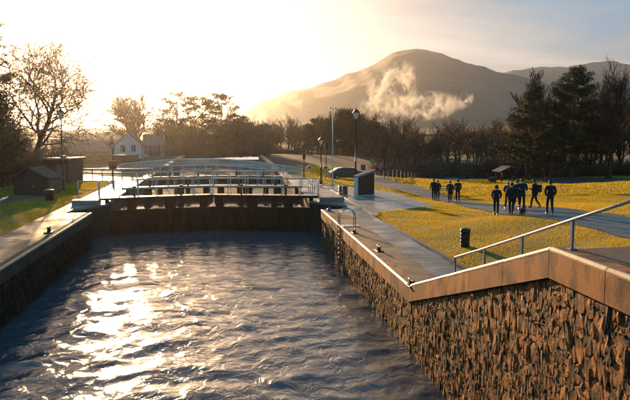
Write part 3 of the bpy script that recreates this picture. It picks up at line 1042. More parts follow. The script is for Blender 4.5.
bin_round(465, 247, .84, .21, 'dark round litter bin alone on the near right grass')
bin_round(49.5, 200.5, .85, .36, 'dark round litter bin on the left lawn in front of the brick hut')


def box_bin(px, py, z):
    p = G(px, py, z)
    root = thing('power_pillar', 'low black box pillar on the apron beside the tall lamp', 'pillar', tuple(p), R(-4))
    m = MB(); m.bevbox(-.36, .36, -.28, .28, 0, .68, .03); m.build('body', M_black, root)
    m = MB(); m.bevbox(-.40, .40, -.32, .32, .683, .74, .03); m.build('lid', M_black, root)
    m = MB(); m.box(-.25, .25, -.288, -.282, .12, .58); m.build('door', M_shed, root)


box_bin(343, 194.5, 0.035)


def notice_board():
    p = G(366, 195.8, 0.035)
    root = thing('notice_board', 'dark slant-topped visitor board with pale side standing on the apron', 'notice board', tuple(p), R(24))
    m = MB(); V = [(-.86, 0, 0), (.86, 0, 0), (.86, 0, 2.05), (-.86, 0, 1.62)]
    V2 = [(x, .5, z) for x, y, z in V]
    m.add(V + V2, [(0, 1, 2, 3), (7, 6, 5, 4), (0, 4, 5, 1), (1, 5, 6, 2), (2, 6, 7, 3), (3, 7, 4, 0)])
    m.build('slab', M_rend, root)
    m = MB(); W = [(-.80, -.03, .08), (.80, -.03, .08), (.80, -.03, 1.97), (-.80, -.03, 1.57)]
    m.add(W + [(x, -.004, z) for x, y, z in W], [(0, 1, 2, 3), (7, 6, 5, 4), (0, 4, 5, 1), (1, 5, 6, 2), (2, 6, 7, 3), (3, 7, 4, 0)])
    m.build('panel', mat('dark_panel', (0.02, 0.018, 0.02), .3), root)
    # the faint pale map line and the marks along it
    m = MB(); m.tube([(-.5, -.045, 1.25), (-.3, -.045, 1.05), (-.05, -.045, 1.1), (.1, -.045, .85), (.35, -.045, .7), (.5, -.045, .4)], .012, 5); m.build('map_line', M_roof, root)
    for (x, z) in ((-.45, 1.0), (-.1, 1.32), (.15, 1.15), (.38, 1.0), (.0, .6), (.45, 1.45)):
        m = MB(); m.box(x - .05, x + .05, -.042, -.033, z - .03, z + .03); m.build('map_mark', M_roof, root)
    m = MB(); m.add([(-.92, -.06, 1.60), (.92, -.06, 2.06), (.92, .55, 2.06), (-.92, .55, 1.60), (-.92, -.06, 1.68), (.92, -.06, 2.14), (.92, .55, 2.14), (-.92, .55, 1.68)],
                    [(3, 2, 1, 0), (4, 5, 6, 7), (0, 1, 5, 4), (1, 2, 6, 5), (2, 3, 7, 6), (3, 0, 4, 7)]); m.build('cap', M_pale, root)


notice_board()


def lamp_post(px, py, h, label, z=None, rz=0.0, Z=None):
    p = T(px, py) if z is None else G(px, py, z)
    if Z is not None: p = D(px, py, Z)
    root = thing('street_lamp', label, 'street lamp', tuple(p), rz, 'black lantern street lamps')
    k = h / 7.4
    sl_ = 1.0 if h > 6 else .85
    L = 1.05 * sl_
    hp = h - L
    m = MB(); m.lathe([(.17, 0), (.17, .1), (.14, .14), (.13, .9 * k), (.15, .95 * k), (.10, 1.05 * k)], 12); m.build('base', M_black, root, True)
    m = MB(); m.lathe([(.075, 1.0 * k), (.07, 2.5 * k), (.09, 2.52 * k), (.09, 2.58 * k), (.065, 2.6 * k), (.05, hp - .1), (.08, hp - .08), (.05, hp)], 10); m.build('post', M_black, root, True)
    m = MB(); m.tube([(-.32 * sl_, 0, hp - .35), (.32 * sl_, 0, hp - .35)], .018, 6); m.build('ladder_bar', M_black, root, True)
    # four-sided tapered lantern
    r0, r1 = .13 * sl_, .26 * sl_
    z0, z1 = hp + .08, hp + .62 * sl_
    m = MB(); V = [(s * r, t_ * r, z) for r, z in ((r0, z0), (r1, z1)) for s, t_ in ((-1, -1), (1, -1), (1, 1), (-1, 1))]
    m.add(V, [(3, 2, 1, 0), (4, 5, 6, 7)] + [(i, (i + 1) % 4, 4 + (i + 1) % 4, 4 + i) for i in range(4)])
    g = m.build('lantern_glass', M_glass, root)
    for s, t_ in ((-1, -1), (1, -1), (1, 1), (-1, 1)):
        m = MB(); m.tube([(s * r0, t_ * r0, z0), (s * r1, t_ * r1, z1)], .016, 4); m.build('glazing_bar', M_black, root)
    m = MB(); m.tube([(0, 0, z0), (0, 0, z1 - .12)], .04, 8); m.build('bulb_holder', M_lamp, root, True)
    m = MB(); m.lathe([(.05, hp), (.15 * sl_, z0 - .03), (.15 * sl_, z0)], 8); m.build('cradle', M_black, root, True)
    ro = r1 + .05; m = MB(); zt = z1 + .3 * sl_
    V = [(s * ro, t_ * ro, z1) for s, t_ in ((-1, -1), (1, -1), (1, 1), (-1, 1))] + [(s * ro, t_ * ro, z1 + .03) for s, t_ in ((-1, -1), (1, -1), (1, 1), (-1, 1))] + [(s * .07, t_ * .07, zt) for s, t_ in ((-1, -1), (1, -1), (1, 1), (-1, 1))]
    m.add(V, [(3, 2, 1, 0), (8, 9, 10, 11)] + [(q + i, q + (i + 1) % 4, q + 4 + (i + 1) % 4, q + 4 + i) for q in (0, 4) for i in range(4)])
    m.build('hood', M_black, root)
    m = MB(); m.lathe([(.06, zt), (.09, zt + .03), (.03, zt + .07), (.035, zt + .12), (.008, zt + .22)], 8); m.build('finial', M_black, root, True)


lamp_post(355.5, 189.2, 7.45, 'tall black street lamp beside the notice board', 0.0)
lamp_post(63.5, 190.0, 7.45, 'tall black street lamp on the left lawn by the huts', 0.0)
lamp_post(321, 184, 4.75, 'short street lamp seen beyond the right end of the gates', Z=70)
lamp_post(113.5, 187.5, 4.6, 'short street lamp with a red notice, beyond the left end of the gates', -.15)
p = G(113.5, 187.5, -.15)
m = MB(p); m.box(p[0] - .38, p[0] + .38, p[1] - .09, p[1] - .05, p[2] + 1.85, p[2] + 2.6)
rn = tag(m.build('notice', M_rust), 'square red brown notice fixed to the short left lamp', 'sign')

# slender white camera mast
p = T(332.5, 186)
root = thing('camera_mast', 'slender white mast with camera heads standing left of the tall lamp', 'mast', tuple(p))
m = MB(); m.lathe([(.14, 0), (.12, .2), (.06, .3), (.05, 3.5), (.032, 7.6)], 10); m.build('pole', M_white, root, True)
m = MB(); m.box(-.3, .3, -.02, .02, 7.5, 7.55); m.build('crossarm', M_white, root)
for s in (-.26, .26):
    m = MB(); m.box(s - .06, s + .06, -.16, .12, 7.553, 7.66); m.build('camera', M_grey, root)

# signal posts
for px, py, h, lab in ((326, 182, 4.2, 'thin rusty red signal post just left of the white mast'), (304, 180, 3.0, 'thin rusty red signal post nearer the canal railings')):
    p = D(px, py, 84); p[2] = H1(p[0], p[1])
    root = thing('signal_post', lab, 'post', tuple(p))
    m = MB(); m.lathe([(.07, 0), (.05, h)], 8); m.build('pole', M_rust, root, True)
    m = MB(); m.box(-.17, .17, -.1, .1, h - .75, h - .05); m.build('signal_head', M_black, root)
    for k in range(2):
        m = MB(); m.lathe([(.07, 0), (.07, .02)], 10); o = m.build('lens', M_rust, root); o.location = (0, -.1, h - .25 - .3 * k); o.rotation_euler = (R(90), 0, 0)

for px, py, w_, h_, mt, lab in ((363, 176.5, .6, .7, mat('dim_blue_sign', (.02, .07, .2), .5), 'small blue sign on a short post behind the notice board'), (372.5, 175, .6, .45, M_signg, 'small green sign right of the blue sign'), (380, 176, .7, .35, mat('mauve_sign', (.35, .16, .22), .5), 'small mauve sign right of the green sign')):
    p = T(px, py)
    root = thing('road_sign', lab, 'sign', tuple(p))
    tp = 1.5 if px != 372.5 else 2.0
    m = MB(); m.lathe([(.04, 0), (.035, tp + .1)], 8); m.build('post', M_grey, root, True)
    m = MB(); m.box(-w_ / 2, w_ / 2, -.06, -.04, tp - h_, tp); m.build('plate', mt, root)

for px, lab in ((309.5, 'left pale lifebuoy on its post beyond the gate railing'), (325.5, 'right pale lifebuoy on its post beyond the gate railing')):
    p = D(px, 180, 76); p[2] = H1(p[0], p[1])
    root = thing('lifebuoy', lab, 'lifebuoy', tuple(p))
    m = MB(); m.box(-.05, .05, 0, .08, 0, 1.75); m.build('post', M_white, root)
    n, k = 20, 8; V = []
    for i in range(n):
        a_ = i * 2 * math.pi / n
        for j in range(k):
            b_ = j * 2 * math.pi / k; r = .22 + .065 * math.cos(b_)
            V.append((r * math.cos(a_), -.1 + .07 * math.sin(b_), 1.4 + r * math.sin(a_)))
    m = MB(); m.add(V, [(i * k + j, i * k + (j + 1) % k, ((i + 1) % n) * k + (j + 1) % k, ((i + 1) % n) * k + j) for i in range(n) for j in range(k)])
    m.build('ring', M_white, root, True)
    m = MB(); m.box(-.13, .13, -.03, -.005, 1.27, 1.53); m.build('backboard', M_rust, root)

# ------------------------------------------------------------------ sloped handrail on the right
pb = [(455, 20.35), (484.3, 17.7), (521.4, 15.5), (571, 13.47)]
root = thing('handrail', 'sloping pale tube handrail on blue grey posts climbing the ramp at right', 'handrail', (XR + .2, 20.35, cop_z(20.35)))
base = np.array(root.location)
xs_ = XR + .2
def cam_y(px):            # lock-axis distance at which x = xs_ shows at column px
    d = ray(px, 260); return xs_ / d[0] * d[1]
ptop = []
for px, topy in ((455, 257.4), (484.3, 248.5), (521.4, 236.3), (571, 219.7)):
    y = cam_y(px); d = ray(px, topy); z = EYE + d[2] * (y / d[1]); ptop.append((xs_, y, z))
    m = MB(base); m.box(xs_ - .022, xs_ + .022, y - .045, y + .045, cop_z(y) + .0, z - .02); o = m.build('post', M_blue, root)
    m = MB(base); m.bevbox(xs_ - .07, xs_ + .07, y - .09, y + .09, cop_z(y) - .03, cop_z(y) + .03, .008); m.build('foot', M_blue, o)
P0 = np.array(ptop[0]); P1 = np.array(ptop[-1]); dd = (P1 - P0) / (P0[1] - P1[1])
y = 9.2
for yy in (9.4,):
    z = P1[2] + dd[2] * (P1[1] - yy)
    m = MB(base); m.box(xs_ - .022, xs_ + .022, yy - .045, yy + .045, ZR, z - .02); m.build('post', M_blue, root)
pts = [P0 + [0, 0.02, -.16], P0 + [0, .03, -.05], P0 + [0, 0, .0]] + [np.array(q) for q in ptop[1:]] + [P1 + dd * (P1[1] - 8.0)]
m = MB(base); m.tube(pts, .034, 10); m.build('tube_rail', M_rail, root, True)

# ================================================================== buildings
def quad_prism(m, poly, z0, z1): m.prism(poly, z0, z1)


def local_box(root, name, mt, x0, x1, y0, y1, z0, z1, parent=None):
    m = MB(); m.box(x0, x1, y0, y1, z0, z1); return m.build(name, mt, parent or root)


def gable(root, name, mt, W, Dp, ze, zr, th=.12, ov=.25, parent=None, side=None):
    """two roof slopes over a W (x) by Dp (y) body, ridge along y; each slope a part"""
    for s in (-1, 1):
        if side and s != side: continue
        m = MB(); x = s * (W / 2 + ov); zo = ze - (zr - ze) * ov / (W / 2)
        V = [(0, -ov, zr), (x, -ov, zo), (x, Dp + ov, zo), (0, Dp + ov, zr)]
        V += [(a_, b_, c + th) for a_, b_, c in V]
        m.add(V, [(0, 1, 2, 3), (7, 6, 5, 4), (0, 4, 5, 1), (1, 5, 6, 2), (2, 6, 7, 3), (3, 7, 4, 0)]); m.build(name, mt, parent or root)


def gable_wall(root, mt, W, Dp, ze, zr, name='wall'):
    m = MB(); V = [(-W / 2, 0, 0), (W / 2, 0, 0), (W / 2, 0, ze), (0, 0, zr - .02), (-W / 2, 0, ze)]
    V2 = [(x, Dp, z) for x, y, z in V]
    m.add(V + V2, [(0, 1, 2, 3, 4), (9, 8, 7, 6, 5)] + [(i, 5 + i, 5 + (i + 1) % 5, (i + 1) % 5) for i in range(5)]); return m.build(name, mt, root)


# dark boarded hut, gable towards us, lit roof slope on the right
p = G(31, 195.4, -.02)
root = thing('boarded_hut', 'low dark boarded hut with gable roof at the foot of the left trees', 'hut', tuple(p), R(-10))
gable_wall(root, M_shed, 3.0, 2.4, 1.45, 2.25)
gable(root, 'roof_slope', mat('dark_felt', (.06, .045, .038), .75, (.035, .028, .024), 4), 3.0, 2.4, 1.45, 2.25)
for i in range(12):
    x = -1.5 + .25 * i; zt = 1.45 + .8 * (1 - abs(x + .12) / 1.5) - .08
    local_box(root, 'board', M_shed, x + .01, x + .235, -.035, -.004, .05, max(1.2, zt))
o = local_box(root, 'door', M_shed, -.5, .4, -.07, -.04, .04, 1.5); local_box(root, 'handle', M_galv, .25, .31, -.11, -.072, .7, .85, o)
m = MB(); m.box(1.502, 1.525, .1, 2.3, .1, 1.38); m.build('side_cladding', M_roof, root)

# flat roofed brick hut behind the lamp
p = G(57.5, 184.2, -.1)
root = thing('brick_hut', 'flat roofed brick hut with pale door behind the left lamp', 'hut', tuple(p), R(-14))
root.scale = (1.04, 1, .98)
local_box(root, 'wall', M_brick, -1.35, 1.15, 0, 3.4, -.2, 2.55)
for r_ in range(17):
    for c in range(9):
        x = -1.35 + .28 * c + (.14 if r_ % 2 else 0); 
        if x + .26 > 1.15: continue
        if -.05 < x + .13 < .95 and r_ < 14: continue
        local_box(root, 'brick', M_brick, x + .008, x + .262, -.022, -.002, .05 + r_ * .145, .05 + r_ * .145 + .13)
local_box(root, 'roof', M_roof, -1.6, 1.4, -.3, 3.7, 2.553, 2.72)
local_box(root, 'fascia', M_pale, -1.63, 1.43, -.34, -.303, 2.53, 2.74)
o = local_box(root, 'door', M_pale, .0, .85, -.05, -.003, 0, 2.05); local_box(root, 'handle', M_black, .70, .78, -.09, -.052, 1.0, 1.1, o)
local_box(root, 'roof_vent', M_signb, -.1, .35, 1.0, 1.5, 2.722, 2.95)

# white cottage beyond the canal
p = D(141, 164, 150); zb = p[2]
root = thing('white_cottage', 'white rendered cottage with gable end and long slate roofed wing', 'cottage', tuple(p), R(0))
gb_ = bpy.data.objects.new
Wg, ze, zr = 5.6, 4.1, 6.6
gx0 = -2.6
m = MB(); V = [(gx0 - Wg / 2, 0, -.5), (gx0 + Wg / 2, 0, -.5), (gx0 + Wg / 2, 0, ze), (gx0, 0, zr), (gx0 - Wg / 2, 0, ze)]
m.add(V + [(x, 6, z) for x, y, z in V], [(0, 1, 2, 3, 4), (9, 8, 7, 6, 5)] + [(i, 5 + i, 5 + (i + 1) % 5, (i + 1) % 5) for i in range(5)]); m.build('gable_block', M_rend, root)
for s in (-1, 1):
    m = MB(); V = [(gx0, -.3, zr + .05), (gx0 + s * (Wg / 2 + .3), -.3, ze - .22), (gx0 + s * (Wg / 2 + .3), 6.2, ze - .22), (gx0, 6.2, zr + .05)]
    V += [(a_, b_, c + .18) for a_, b_, c in V]
    m.add(V, [(0, 1, 2, 3), (7, 6, 5, 4), (0, 4, 5, 1), (1, 5, 6, 2), (2, 6, 7, 3), (3, 7, 4, 0)]); m.build('roof_slope', M_slate, root)
wx0, wx1 = gx0 + Wg / 2 + .01, 4.6
local_box(root, 'wing_wall', M_rend, wx0, wx1, 1.0, 6.0, -.5, 3.9)
m = MB(); m.add([(wx0, .7, 3.85), (wx1 + .25, .7, 3.85), (wx1 + .25, 3.5, 6.3), (wx0, 3.5, 6.3), (wx0, 6.3, 3.85), (wx1 + .25, 6.3, 3.85), (wx0, .7, 3.7), (wx1 + .25, .7, 3.7), (wx0, 6.3, 3.7), (wx1 + .25, 6.3, 3.7)],
                [(0, 1, 2, 3), (3, 2, 5, 4), (6, 7, 1, 0), (1, 7, 9, 5, 2), (0, 3, 4, 8, 6), (4, 5, 9, 8), (6, 8, 9, 7)]); m.build('wing_roof', M_slate, root)
def window(root, x, z, y, w_, h_, name='window'):
    m = MB(); m.box(x - w_ / 2 - .1, x + w_ / 2 + .1, y - .06, y - .004, z - .12, z - .02); s_ = m
    f = local_box(root, name, M_white, x - w_ / 2 - .07, x + w_ / 2 + .07, y - .05, y - .004, z - .02, z + h_ + .07)
    local_box(root, 'pane', M_win, x - w_ / 2, x - .03, y - .07, y - .052, z + .03, z + h_, f)
    local_box(root, 'pane', M_win, x + .03, x + w_ / 2, y - .07, y - .052, z + .03, z + h_, f)
    o = s_.build('sill', M_pale, f)
for x in (gx0 - 1.1, gx0 + 1.1): window(root, x, 2.7, 0, .9, 1.35)
for i in range(5): window(root, wx0 + .75 + i * .95, 2.2, 1.0, .42, 1.5)
for i in range(3): window(root, wx0 + .9 + i * 1.6, .3, 1.0, .7, 1.1)
local_box(root, 'door', M_signg, gx0 - .5, gx0 + .4, -.06, -.004, -.4, 1.7)
for cx_, cy_ in ((gx0 + .2, 5.0), (wx1 - .6, 3.5)):
    o = local_box(root, 'chimney', M_brick, cx_ - .45, cx_ + .45, cy_ - .35, cy_ + .35, 5.6, 7.4)
    for q in (-.2, .2): m = MB(); m.lathe([(.13, 7.4), (.1, 7.75)], 8, (cx_ + q, cy_, 0)); m.build('chimney_pot', M_rust, o)

# small brick outbuilding before the cottage, far town roofs
p = D(124, 165.5, 128)
root = thing('outbuilding', 'low brown outbuilding in front of the white cottage', 'outbuilding', tuple(p))
local_box(root, 'wall', M_brick, -2.0, 2.2, 0, 3, -.5, 1.7)
local_box(root, 'roof', M_slate, -2.2, 2.4, -.25, 3.3, 1.703, 1.9)
local_box(root, 'door', M_shed, -.4, .5, -.03, -.003, 0, 1.4)
rs2 = random.Random(5)
FB = [(84, 161, 180, 11, 3.4, 'long dim building behind the crash barrier, left of the red notice'), (100, 163, 175, 8, 4.6, 'dim gabled building just left of the red notice'),
      (66, 158, 230, 9, 4.0, 'hazy far house just above the brick hut'), (90, 152, 330, 16, 5.0, 'hazy long far house below the left skyline'),
      (110, 150, 350, 12, 5.5, 'hazy far house left of the white cottage gable'), (75, 149, 380, 14, 5.0, 'hazy far house nearest the left lamp lantern')]
for px, py, Z, W_, hh, lab in FB:
    p = D(px, py, Z); p[2] = H1(p[0], p[1]) - .1
    root = thing('far_house', lab, 'house', tuple(p), R(rs2.uniform(-20, 20)), 'hazy houses beyond the left lawn')
    hh2 = hh * .6
    local_box(root, 'wall', M_rend if rs2.random() < .4 else M_brick, -W_ / 2, W_ / 2, 0, 7, -.5, hh2)
    m = MB(); m.add([(-W_ / 2 - .3, -.3, hh2), (W_ / 2 + .3, -.3, hh2), (W_ / 2 + .3, 3.5, hh + 1), (-W_ / 2 - .3, 3.5, hh + 1), (-W_ / 2 - .3, 7.3, hh2), (W_ / 2 + .3, 7.3, hh2)],
                    [(0, 1, 2, 3), (3, 2, 5, 4), (1, 5, 2), (0, 3, 4), (0, 4, 5, 1)]); o = m.build('roof', M_slate, root)
    local_box(root, 'chimney', M_brick, W_ / 2 - 1.2, W_ / 2 - .5, 3.1, 3.9, hh, hh + 1.9, o)
    for i in range(int(W_ / 2.6)): window(root, -W_ / 2 + 1.4 + i * 2.5, .9, 0, 1.0, 1.1)

# dark shelter with a pale slanting roof on the far lawn edge
p = T(508, 181.0)
root = thing('open_shelter', 'dark open shelter with pale slanting roof before the tall pines', 'shelter', tuple(p), R(8))
for x in (-1.0, 1.2):
    for y in (0, 1.6): local_box(root, 'post', M_shed, x - .06, x + .06, y - .06, y + .06, 0, 1.6 + (x + 1) * .1)
m = MB(); m.add([(-1.5, -.4, 1.4), (.2, -.4, 2.15), (1.7, -.4, 1.95), (1.7, 2, 1.95), (.2, 2, 2.15), (-1.5, 2, 1.4), (-1.5, -.4, 1.3), (.2, -.4, 2.03), (1.7, -.4, 1.83), (1.7, 2, 1.83), (.2, 2, 2.03), (-1.5, 2, 1.3)],
                [(0, 1, 4, 5), (1, 2, 3, 4), (11, 10, 7, 6), (10, 9, 8, 7), (6, 7, 1, 0), (7, 8, 2, 1), (5, 4, 10, 11), (4, 3, 9, 10), (0, 5, 11, 6), (2, 8, 9, 3)]); m.build('roof', M_roof, root)
local_box(root, 'back_panel', M_shed, -1.05, 1.25, 1.66, 1.72, .1, 1.45)

# post and rail fence along the far road
pts = [T(x, y) for x, y in ((384, 179.0), (420, 179.2), (460, 179.2), (500, 179.8), (545, 181.4))]
root = thing('rail_fence', 'low dark post and rail fence along the top of the far lawn', 'fence', tuple(pts[0]))
base = np.array(root.location); P = np.array(pts); s = np.r_[0, np.cumsum(np.linalg.norm(np.diff(P, axis=0), axis=1))]
n = int(s[-1] / 2.6); Q = [np.array([np.interp(s[-1] * i / n, s, P[:, c]) for c in range(2)]) for i in range(n + 1)]
Q = [np.array([q[0], q[1], H1(q[0], q[1])]) for q in Q]
for q in Q:
    m = MB(base); m.box(q[0] - .06, q[0] + .06, q[1] - .06, q[1] + .06, q[2] - .1, q[2] + 1.05); m.build('post', M_black, root)
for a_, b_ in zip(Q[:-1], Q[1:]):
    for hz in (.45, .9):
        m = MB(base); m.tube([a_ + [0, -.07, hz], b_ + [0, -.07, hz]], .04, 4); m.build('rail', M_black, root)


# ------------------------------------------------------------------ cars
def car(label, p, rz, paint):
    root = thing('parked_car', label, 'car', tuple(p), rz, 'parked cars')
    prof = [(-2.0, .28), (-2.08, .55), (-2.0, .86), (-1.75, .95), (-1.35, .99), (-.75, 1.40), (.55, 1.44), (1.1, 1.38), (1.75, .98), (2.02, .90), (2.08, .5), (2.0, .28)]
    m = MB(); n = len(prof); V = []
    for y, k in ((-.82, .0), (-.78, 0.0), (.78, 0), (.82, 0)):
        for x, z in prof:
            ins = .14 if z > 1.2 else 0
            V.append((x * (1 if abs(y) < .8 else .985), y * (1 - ins), z if abs(y) < .8 else z - .02))
    Fc = [tuple(range(n)), tuple(range(4 * n - 1, 3 * n - 1, -1))]
    for r_ in range(3):
        for i in range(n): Fc.append((r_ * n + i, (r_ + 1) * n + i, (r_ + 1) * n + (i + 1) % n, r_ * n + (i + 1) % n))
    m.add(V, Fc); m.build('body', paint, root)
    for s in (-1, 1):
        m = MB(); y = s * .80
        V = [(-1.15, y * 1.035, 1.0), (1.45, y * 1.035, 1.0), (.95, y * .93, 1.33), (-.65, y * .93, 1.34)]
        m.add(V + [(a_, b_ + s * .012, c) for a_, b_, c in V], [(0, 1, 2, 3), (7, 6, 5, 4), (0, 4, 5, 1), (1, 5, 6, 2), (2, 6, 7, 3), (3, 7, 4, 0)]); m.build('side_window', M_win, root)
    for x0, z0, x1, z1, nme in ((-1.38, 1.0, -.78, 1.39, 'windscreen'), (1.72, 1.0, 1.13, 1.37, 'rear_window')):
        m = MB(); k = -.015 if x0 < 0 else .015
        V = [(x0 + k, -.72, z0 + .015), (x0 + k, .72, z0 + .015), (x1 + k, .62, z1 + .015), (x1 + k, -.62, z1 + .015)]
        m.add(V + [(a_ - k, b_, c - .03) for a_, b_, c in V], [(0, 1, 2, 3), (7, 6, 5, 4), (0, 4, 5, 1), (1, 5, 6, 2), (2, 6, 7, 3), (3, 7, 4, 0)]); m.build(nme, M_win, root)
    for x in (-1.3, 1.3):
        for s in (-1, 1):
            m = MB(); m.tube([(x, s * .66, .31), (x, s * .86, .31)], .31, 18); w_ = m.build('wheel', M_tyre, root)
            m = MB(); m.tube([(x, s * .862, .31), (x, s * .872, .31)], .19, 12); m.build('rim', M_galv, w_)
    for s in (-1, 1):
        m = MB(); m.box(-2.1, -2.04, s * .55 - .17, s * .55 + .17, .6, .74); m.build('headlight', M_lamp, root)
        m = MB(); m.box(2.06, 2.1, s * .6 - .14, s * .6 + .14, .62, .8); m.build('tail_light', M_rust, root)


p = T(346, 179.5); car('dark green hatchback parked behind the slender white mast', p, R(186), M_carg)

# ================================================================== hills
def ridge(name, label, pts, Z, depth, mt, seed, rough, ny_=40, base_z=-6.0):
    """a hill whose skyline passes through (pixel x, pixel y) points at distance Z, with real depth behind and in front"""
    X = np.array([p[0] for p in pts], float); Y = np.array([p[1] for p in pts], float)
    n = 260
    u = np.linspace(X[0], X[-1], n); yy = np.interp(u, X, Y)
    k = np.ones(3) / 3; yy = np.convolve(np.pad(yy, 1, mode='edge'), k, 'valid')
    crest = np.array([D(a, b, Z) for a, b in zip(u, yy)])
    away = np.array([math.sin(YAW), math.cos(YAW)])
    rowsn = np.linspace(-1, 1, ny_)
    V = []
    for v in rowsn:
        fall = 1 - abs(v) ** 1.25
        for i in range(n):
            sc = (Z + v * depth) / Z
            p = crest[i]
            xx = p[0] * (sc if v < 0 else 1) + away[0] * (v * depth if v > 0 else 0)
            yv = p[1] * (sc if v < 0 else 1) + away[1] * (v * depth if v > 0 else 0)
            hgt = p[2] * fall * (sc if v < 0 else 1)
            q = Vector((xx / 300.0, yv / 300.0, seed))
            e = mnoise.fractal(q, 0.9, 2.1, 6)
            gul = abs(mnoise.noise(Vector((i / 9.0 + v * 2.2, v * 1.4, seed + 4))))
            w_ = min(1, (1 - abs(v)) * 3) * min(1, abs(v) * 9 + .12)
            V.append((xx, yv, base_z + max(0, hgt - base_z) + (e * rough - gul * rough * 1.1) * w_))
    Q = []
    for j in range(ny_ - 1):
        for i in range(n - 1):
            a = j * n + i; Q.append((a, a + 1, a + n + 1, a + n))
    o = fast_mesh(name, np.array(V), Q, mt, kind='structure', smooth=True)
    o['label'] = label
    return o


ridge('mountain', 'broad brown mountain with rounded summit behind the smoke', [(150, 128), (200, 124), (238, 114), (262, 103), (285, 94), (310, 87), (330, 79), (345, 73), (362, 69), (378, 61), (392, 52), (404, 48.5), (416, 46.5), (430, 48.5), (441, 51.5), (455, 56), (470, 62), (485, 65), (500, 70), (516, 75), (535, 80), (560, 88), (600, 97), (660, 106), (760, 122)],
      2400, 1000, M_mtn, 3.3, 26)
ridge('hill', 'hazier second range of hills on the right skyline', [(430, 100), (480, 80), (505, 71), (520, 68), (540, 65.5), (556, 65), (568, 66), (584, 63), (600, 60.5), (615, 60), (630, 63.5), (660, 60), (720, 66), (800, 90), (900, 122)],
      3750, 1150, M_far, 9.1, 36)
ridge('hill', 'faint pale low ridge left of the mountain', [(180, 127), (215, 119), (236, 112), (252, 102), (266, 94), (277, 90.5), (289, 91), (302, 97), (330, 108), (400, 122)],
      4700, 1000, M_far, 5.7, 30)
ridge('wooded_rise', 'low wooded skyline behind the left lawn', [(-260, 118), (-120, 124), (0, 128), (40, 130.5), (75, 131.5), (130, 131), (180, 127), (240, 126), (330, 128), (430, 126), (520, 124), (640, 122), (800, 120), (950, 124)],
      1050, 300, mat('wooded', (0.045, 0.032, 0.02), .95, (0.08, 0.055, 0.03), .02, 4.0, .06), 2.2, 7, 22)

# ================================================================== trees
def grow(seed, height, levels, spread, up_, kids, twig_r=.012, lean=0.0, wob=.16, first=.28, ratio=.62, sides=(8, 6, 5, 3, 3, 3), trunk_r=None, limb_lv=2, ang=(28, 62)):
    """bare tree: returns (trunk builder, crown arrays)"""
    g = random.Random(seed)
    tr = MB(); cv = []; cf = []; cn = 0
    trunk_r = trunk_r or height * .022
    stack = [(np.array([0, 0, -.15]), np.array([lean, 0, 1.0]), height * .62, trunk_r, 0)]
    while stack:
        p, d, L_, r, lv = stack.pop()
        d = d / np.linalg.norm(d)
        n = 6 if lv == 0 else (5 if lv == 1 else (4 if lv == 2 else 3))
        pts = [p]; rad = [r]; q = p; dd = d.copy(); dirs = [dd]
        r_end = r * (.42 if lv < levels else .35)
        for i in range(n):
            dd = dd + np.array([g.gauss(0, wob), g.gauss(0, wob), g.gauss(0, wob * .5) + up_ * (.5 if lv else .15)]) * (1.0 if lv else .45)
            dd = dd / np.linalg.norm(dd)
            q = q + dd * L_ / n
            pts.append(q); rad.append(max(twig_r, r + (r_end - r) * (i + 1) / n)); dirs.append(dd)
        if lv < limb_lv:
            if lv == 0: rad[0] *= 1.5
            tr.tube(pts, rad, sides[lv], False)
        else:
            s = sides[min(lv, 5)]
            mb = MB(); mb.tube(pts, rad, s, False)
            V = np.concatenate(mb.v); cv.append(V); cf += [tuple(i + cn for i in f_) for f_ in mb.f]; cn += len(V)
        if lv < levels:
            nk = kids[lv]
            for k in range(nk):
                t_ = first + (1 - first) * (k + g.random()) / nk if lv == 0 else .18 + .82 * (k + g.random()) / nk
                if k == nk - 1: t_ = 1.0
                i = min(int(t_ * n), n - 1); fr = t_ * n - i
                bpnt = pts[i] + (pts[i + 1] - pts[i]) * fr; bd = dirs[i + 1]
                rr = (rad[i] + (rad[i + 1] - rad[i]) * fr) * g.uniform(.5, .72)
                a_ = g.uniform(0, 2 * math.pi) if lv else k * 2.4 + g.uniform(-.4, .4)
                e = math.radians(g.uniform(*ang)) * (.45 if k == nk - 1 else 1) * spread
                ref = np.array([0, 0, 1.0]) if abs(bd[2]) < .9 else np.array([1.0, 0, 0])
                s1 = np.cross(bd, ref); s1 /= np.linalg.norm(s1); s2 = np.cross(bd, s1)
                nd = bd * math.cos(e) + (s1 * math.cos(a_) + s2 * math.sin(a_)) * math.sin(e)
                ll = L_ * ratio * g.uniform(.7, 1.15) * (1.0 if lv else (1.15 - .45 * t_))
                stack.append((bpnt, nd, ll, max(twig_r, rr), lv + 1))
    return tr, cv, cf


def bare_tree(name, label, cat, seed, height, group=None, barkm=M_bark, twigm=M_twig, **kw):
    tr, cv, cf = grow(seed, height, kw.pop('levels', 4), kw.pop('spread', 1.0), kw.pop('up_', .12), kw.pop('kids', (8, 6, 5, 4, 3)), **kw)
    root = thing(name, label, cat, (0, 0, 0), 0, group)
    tr.build('trunk', barkm, root, True)
    V = np.concatenate(cv); n3 = len(cf)
    me = bpy.data.meshes.new('crown')
    me.from_pydata(V.tolist(), [], cf); me.polygons.foreach_set('use_smooth', [True] * n3); me.materials.append(twigm)
    o = bpy.data.objects.new('crown', me); COL.objects.link(o); o.parent = root
    return root


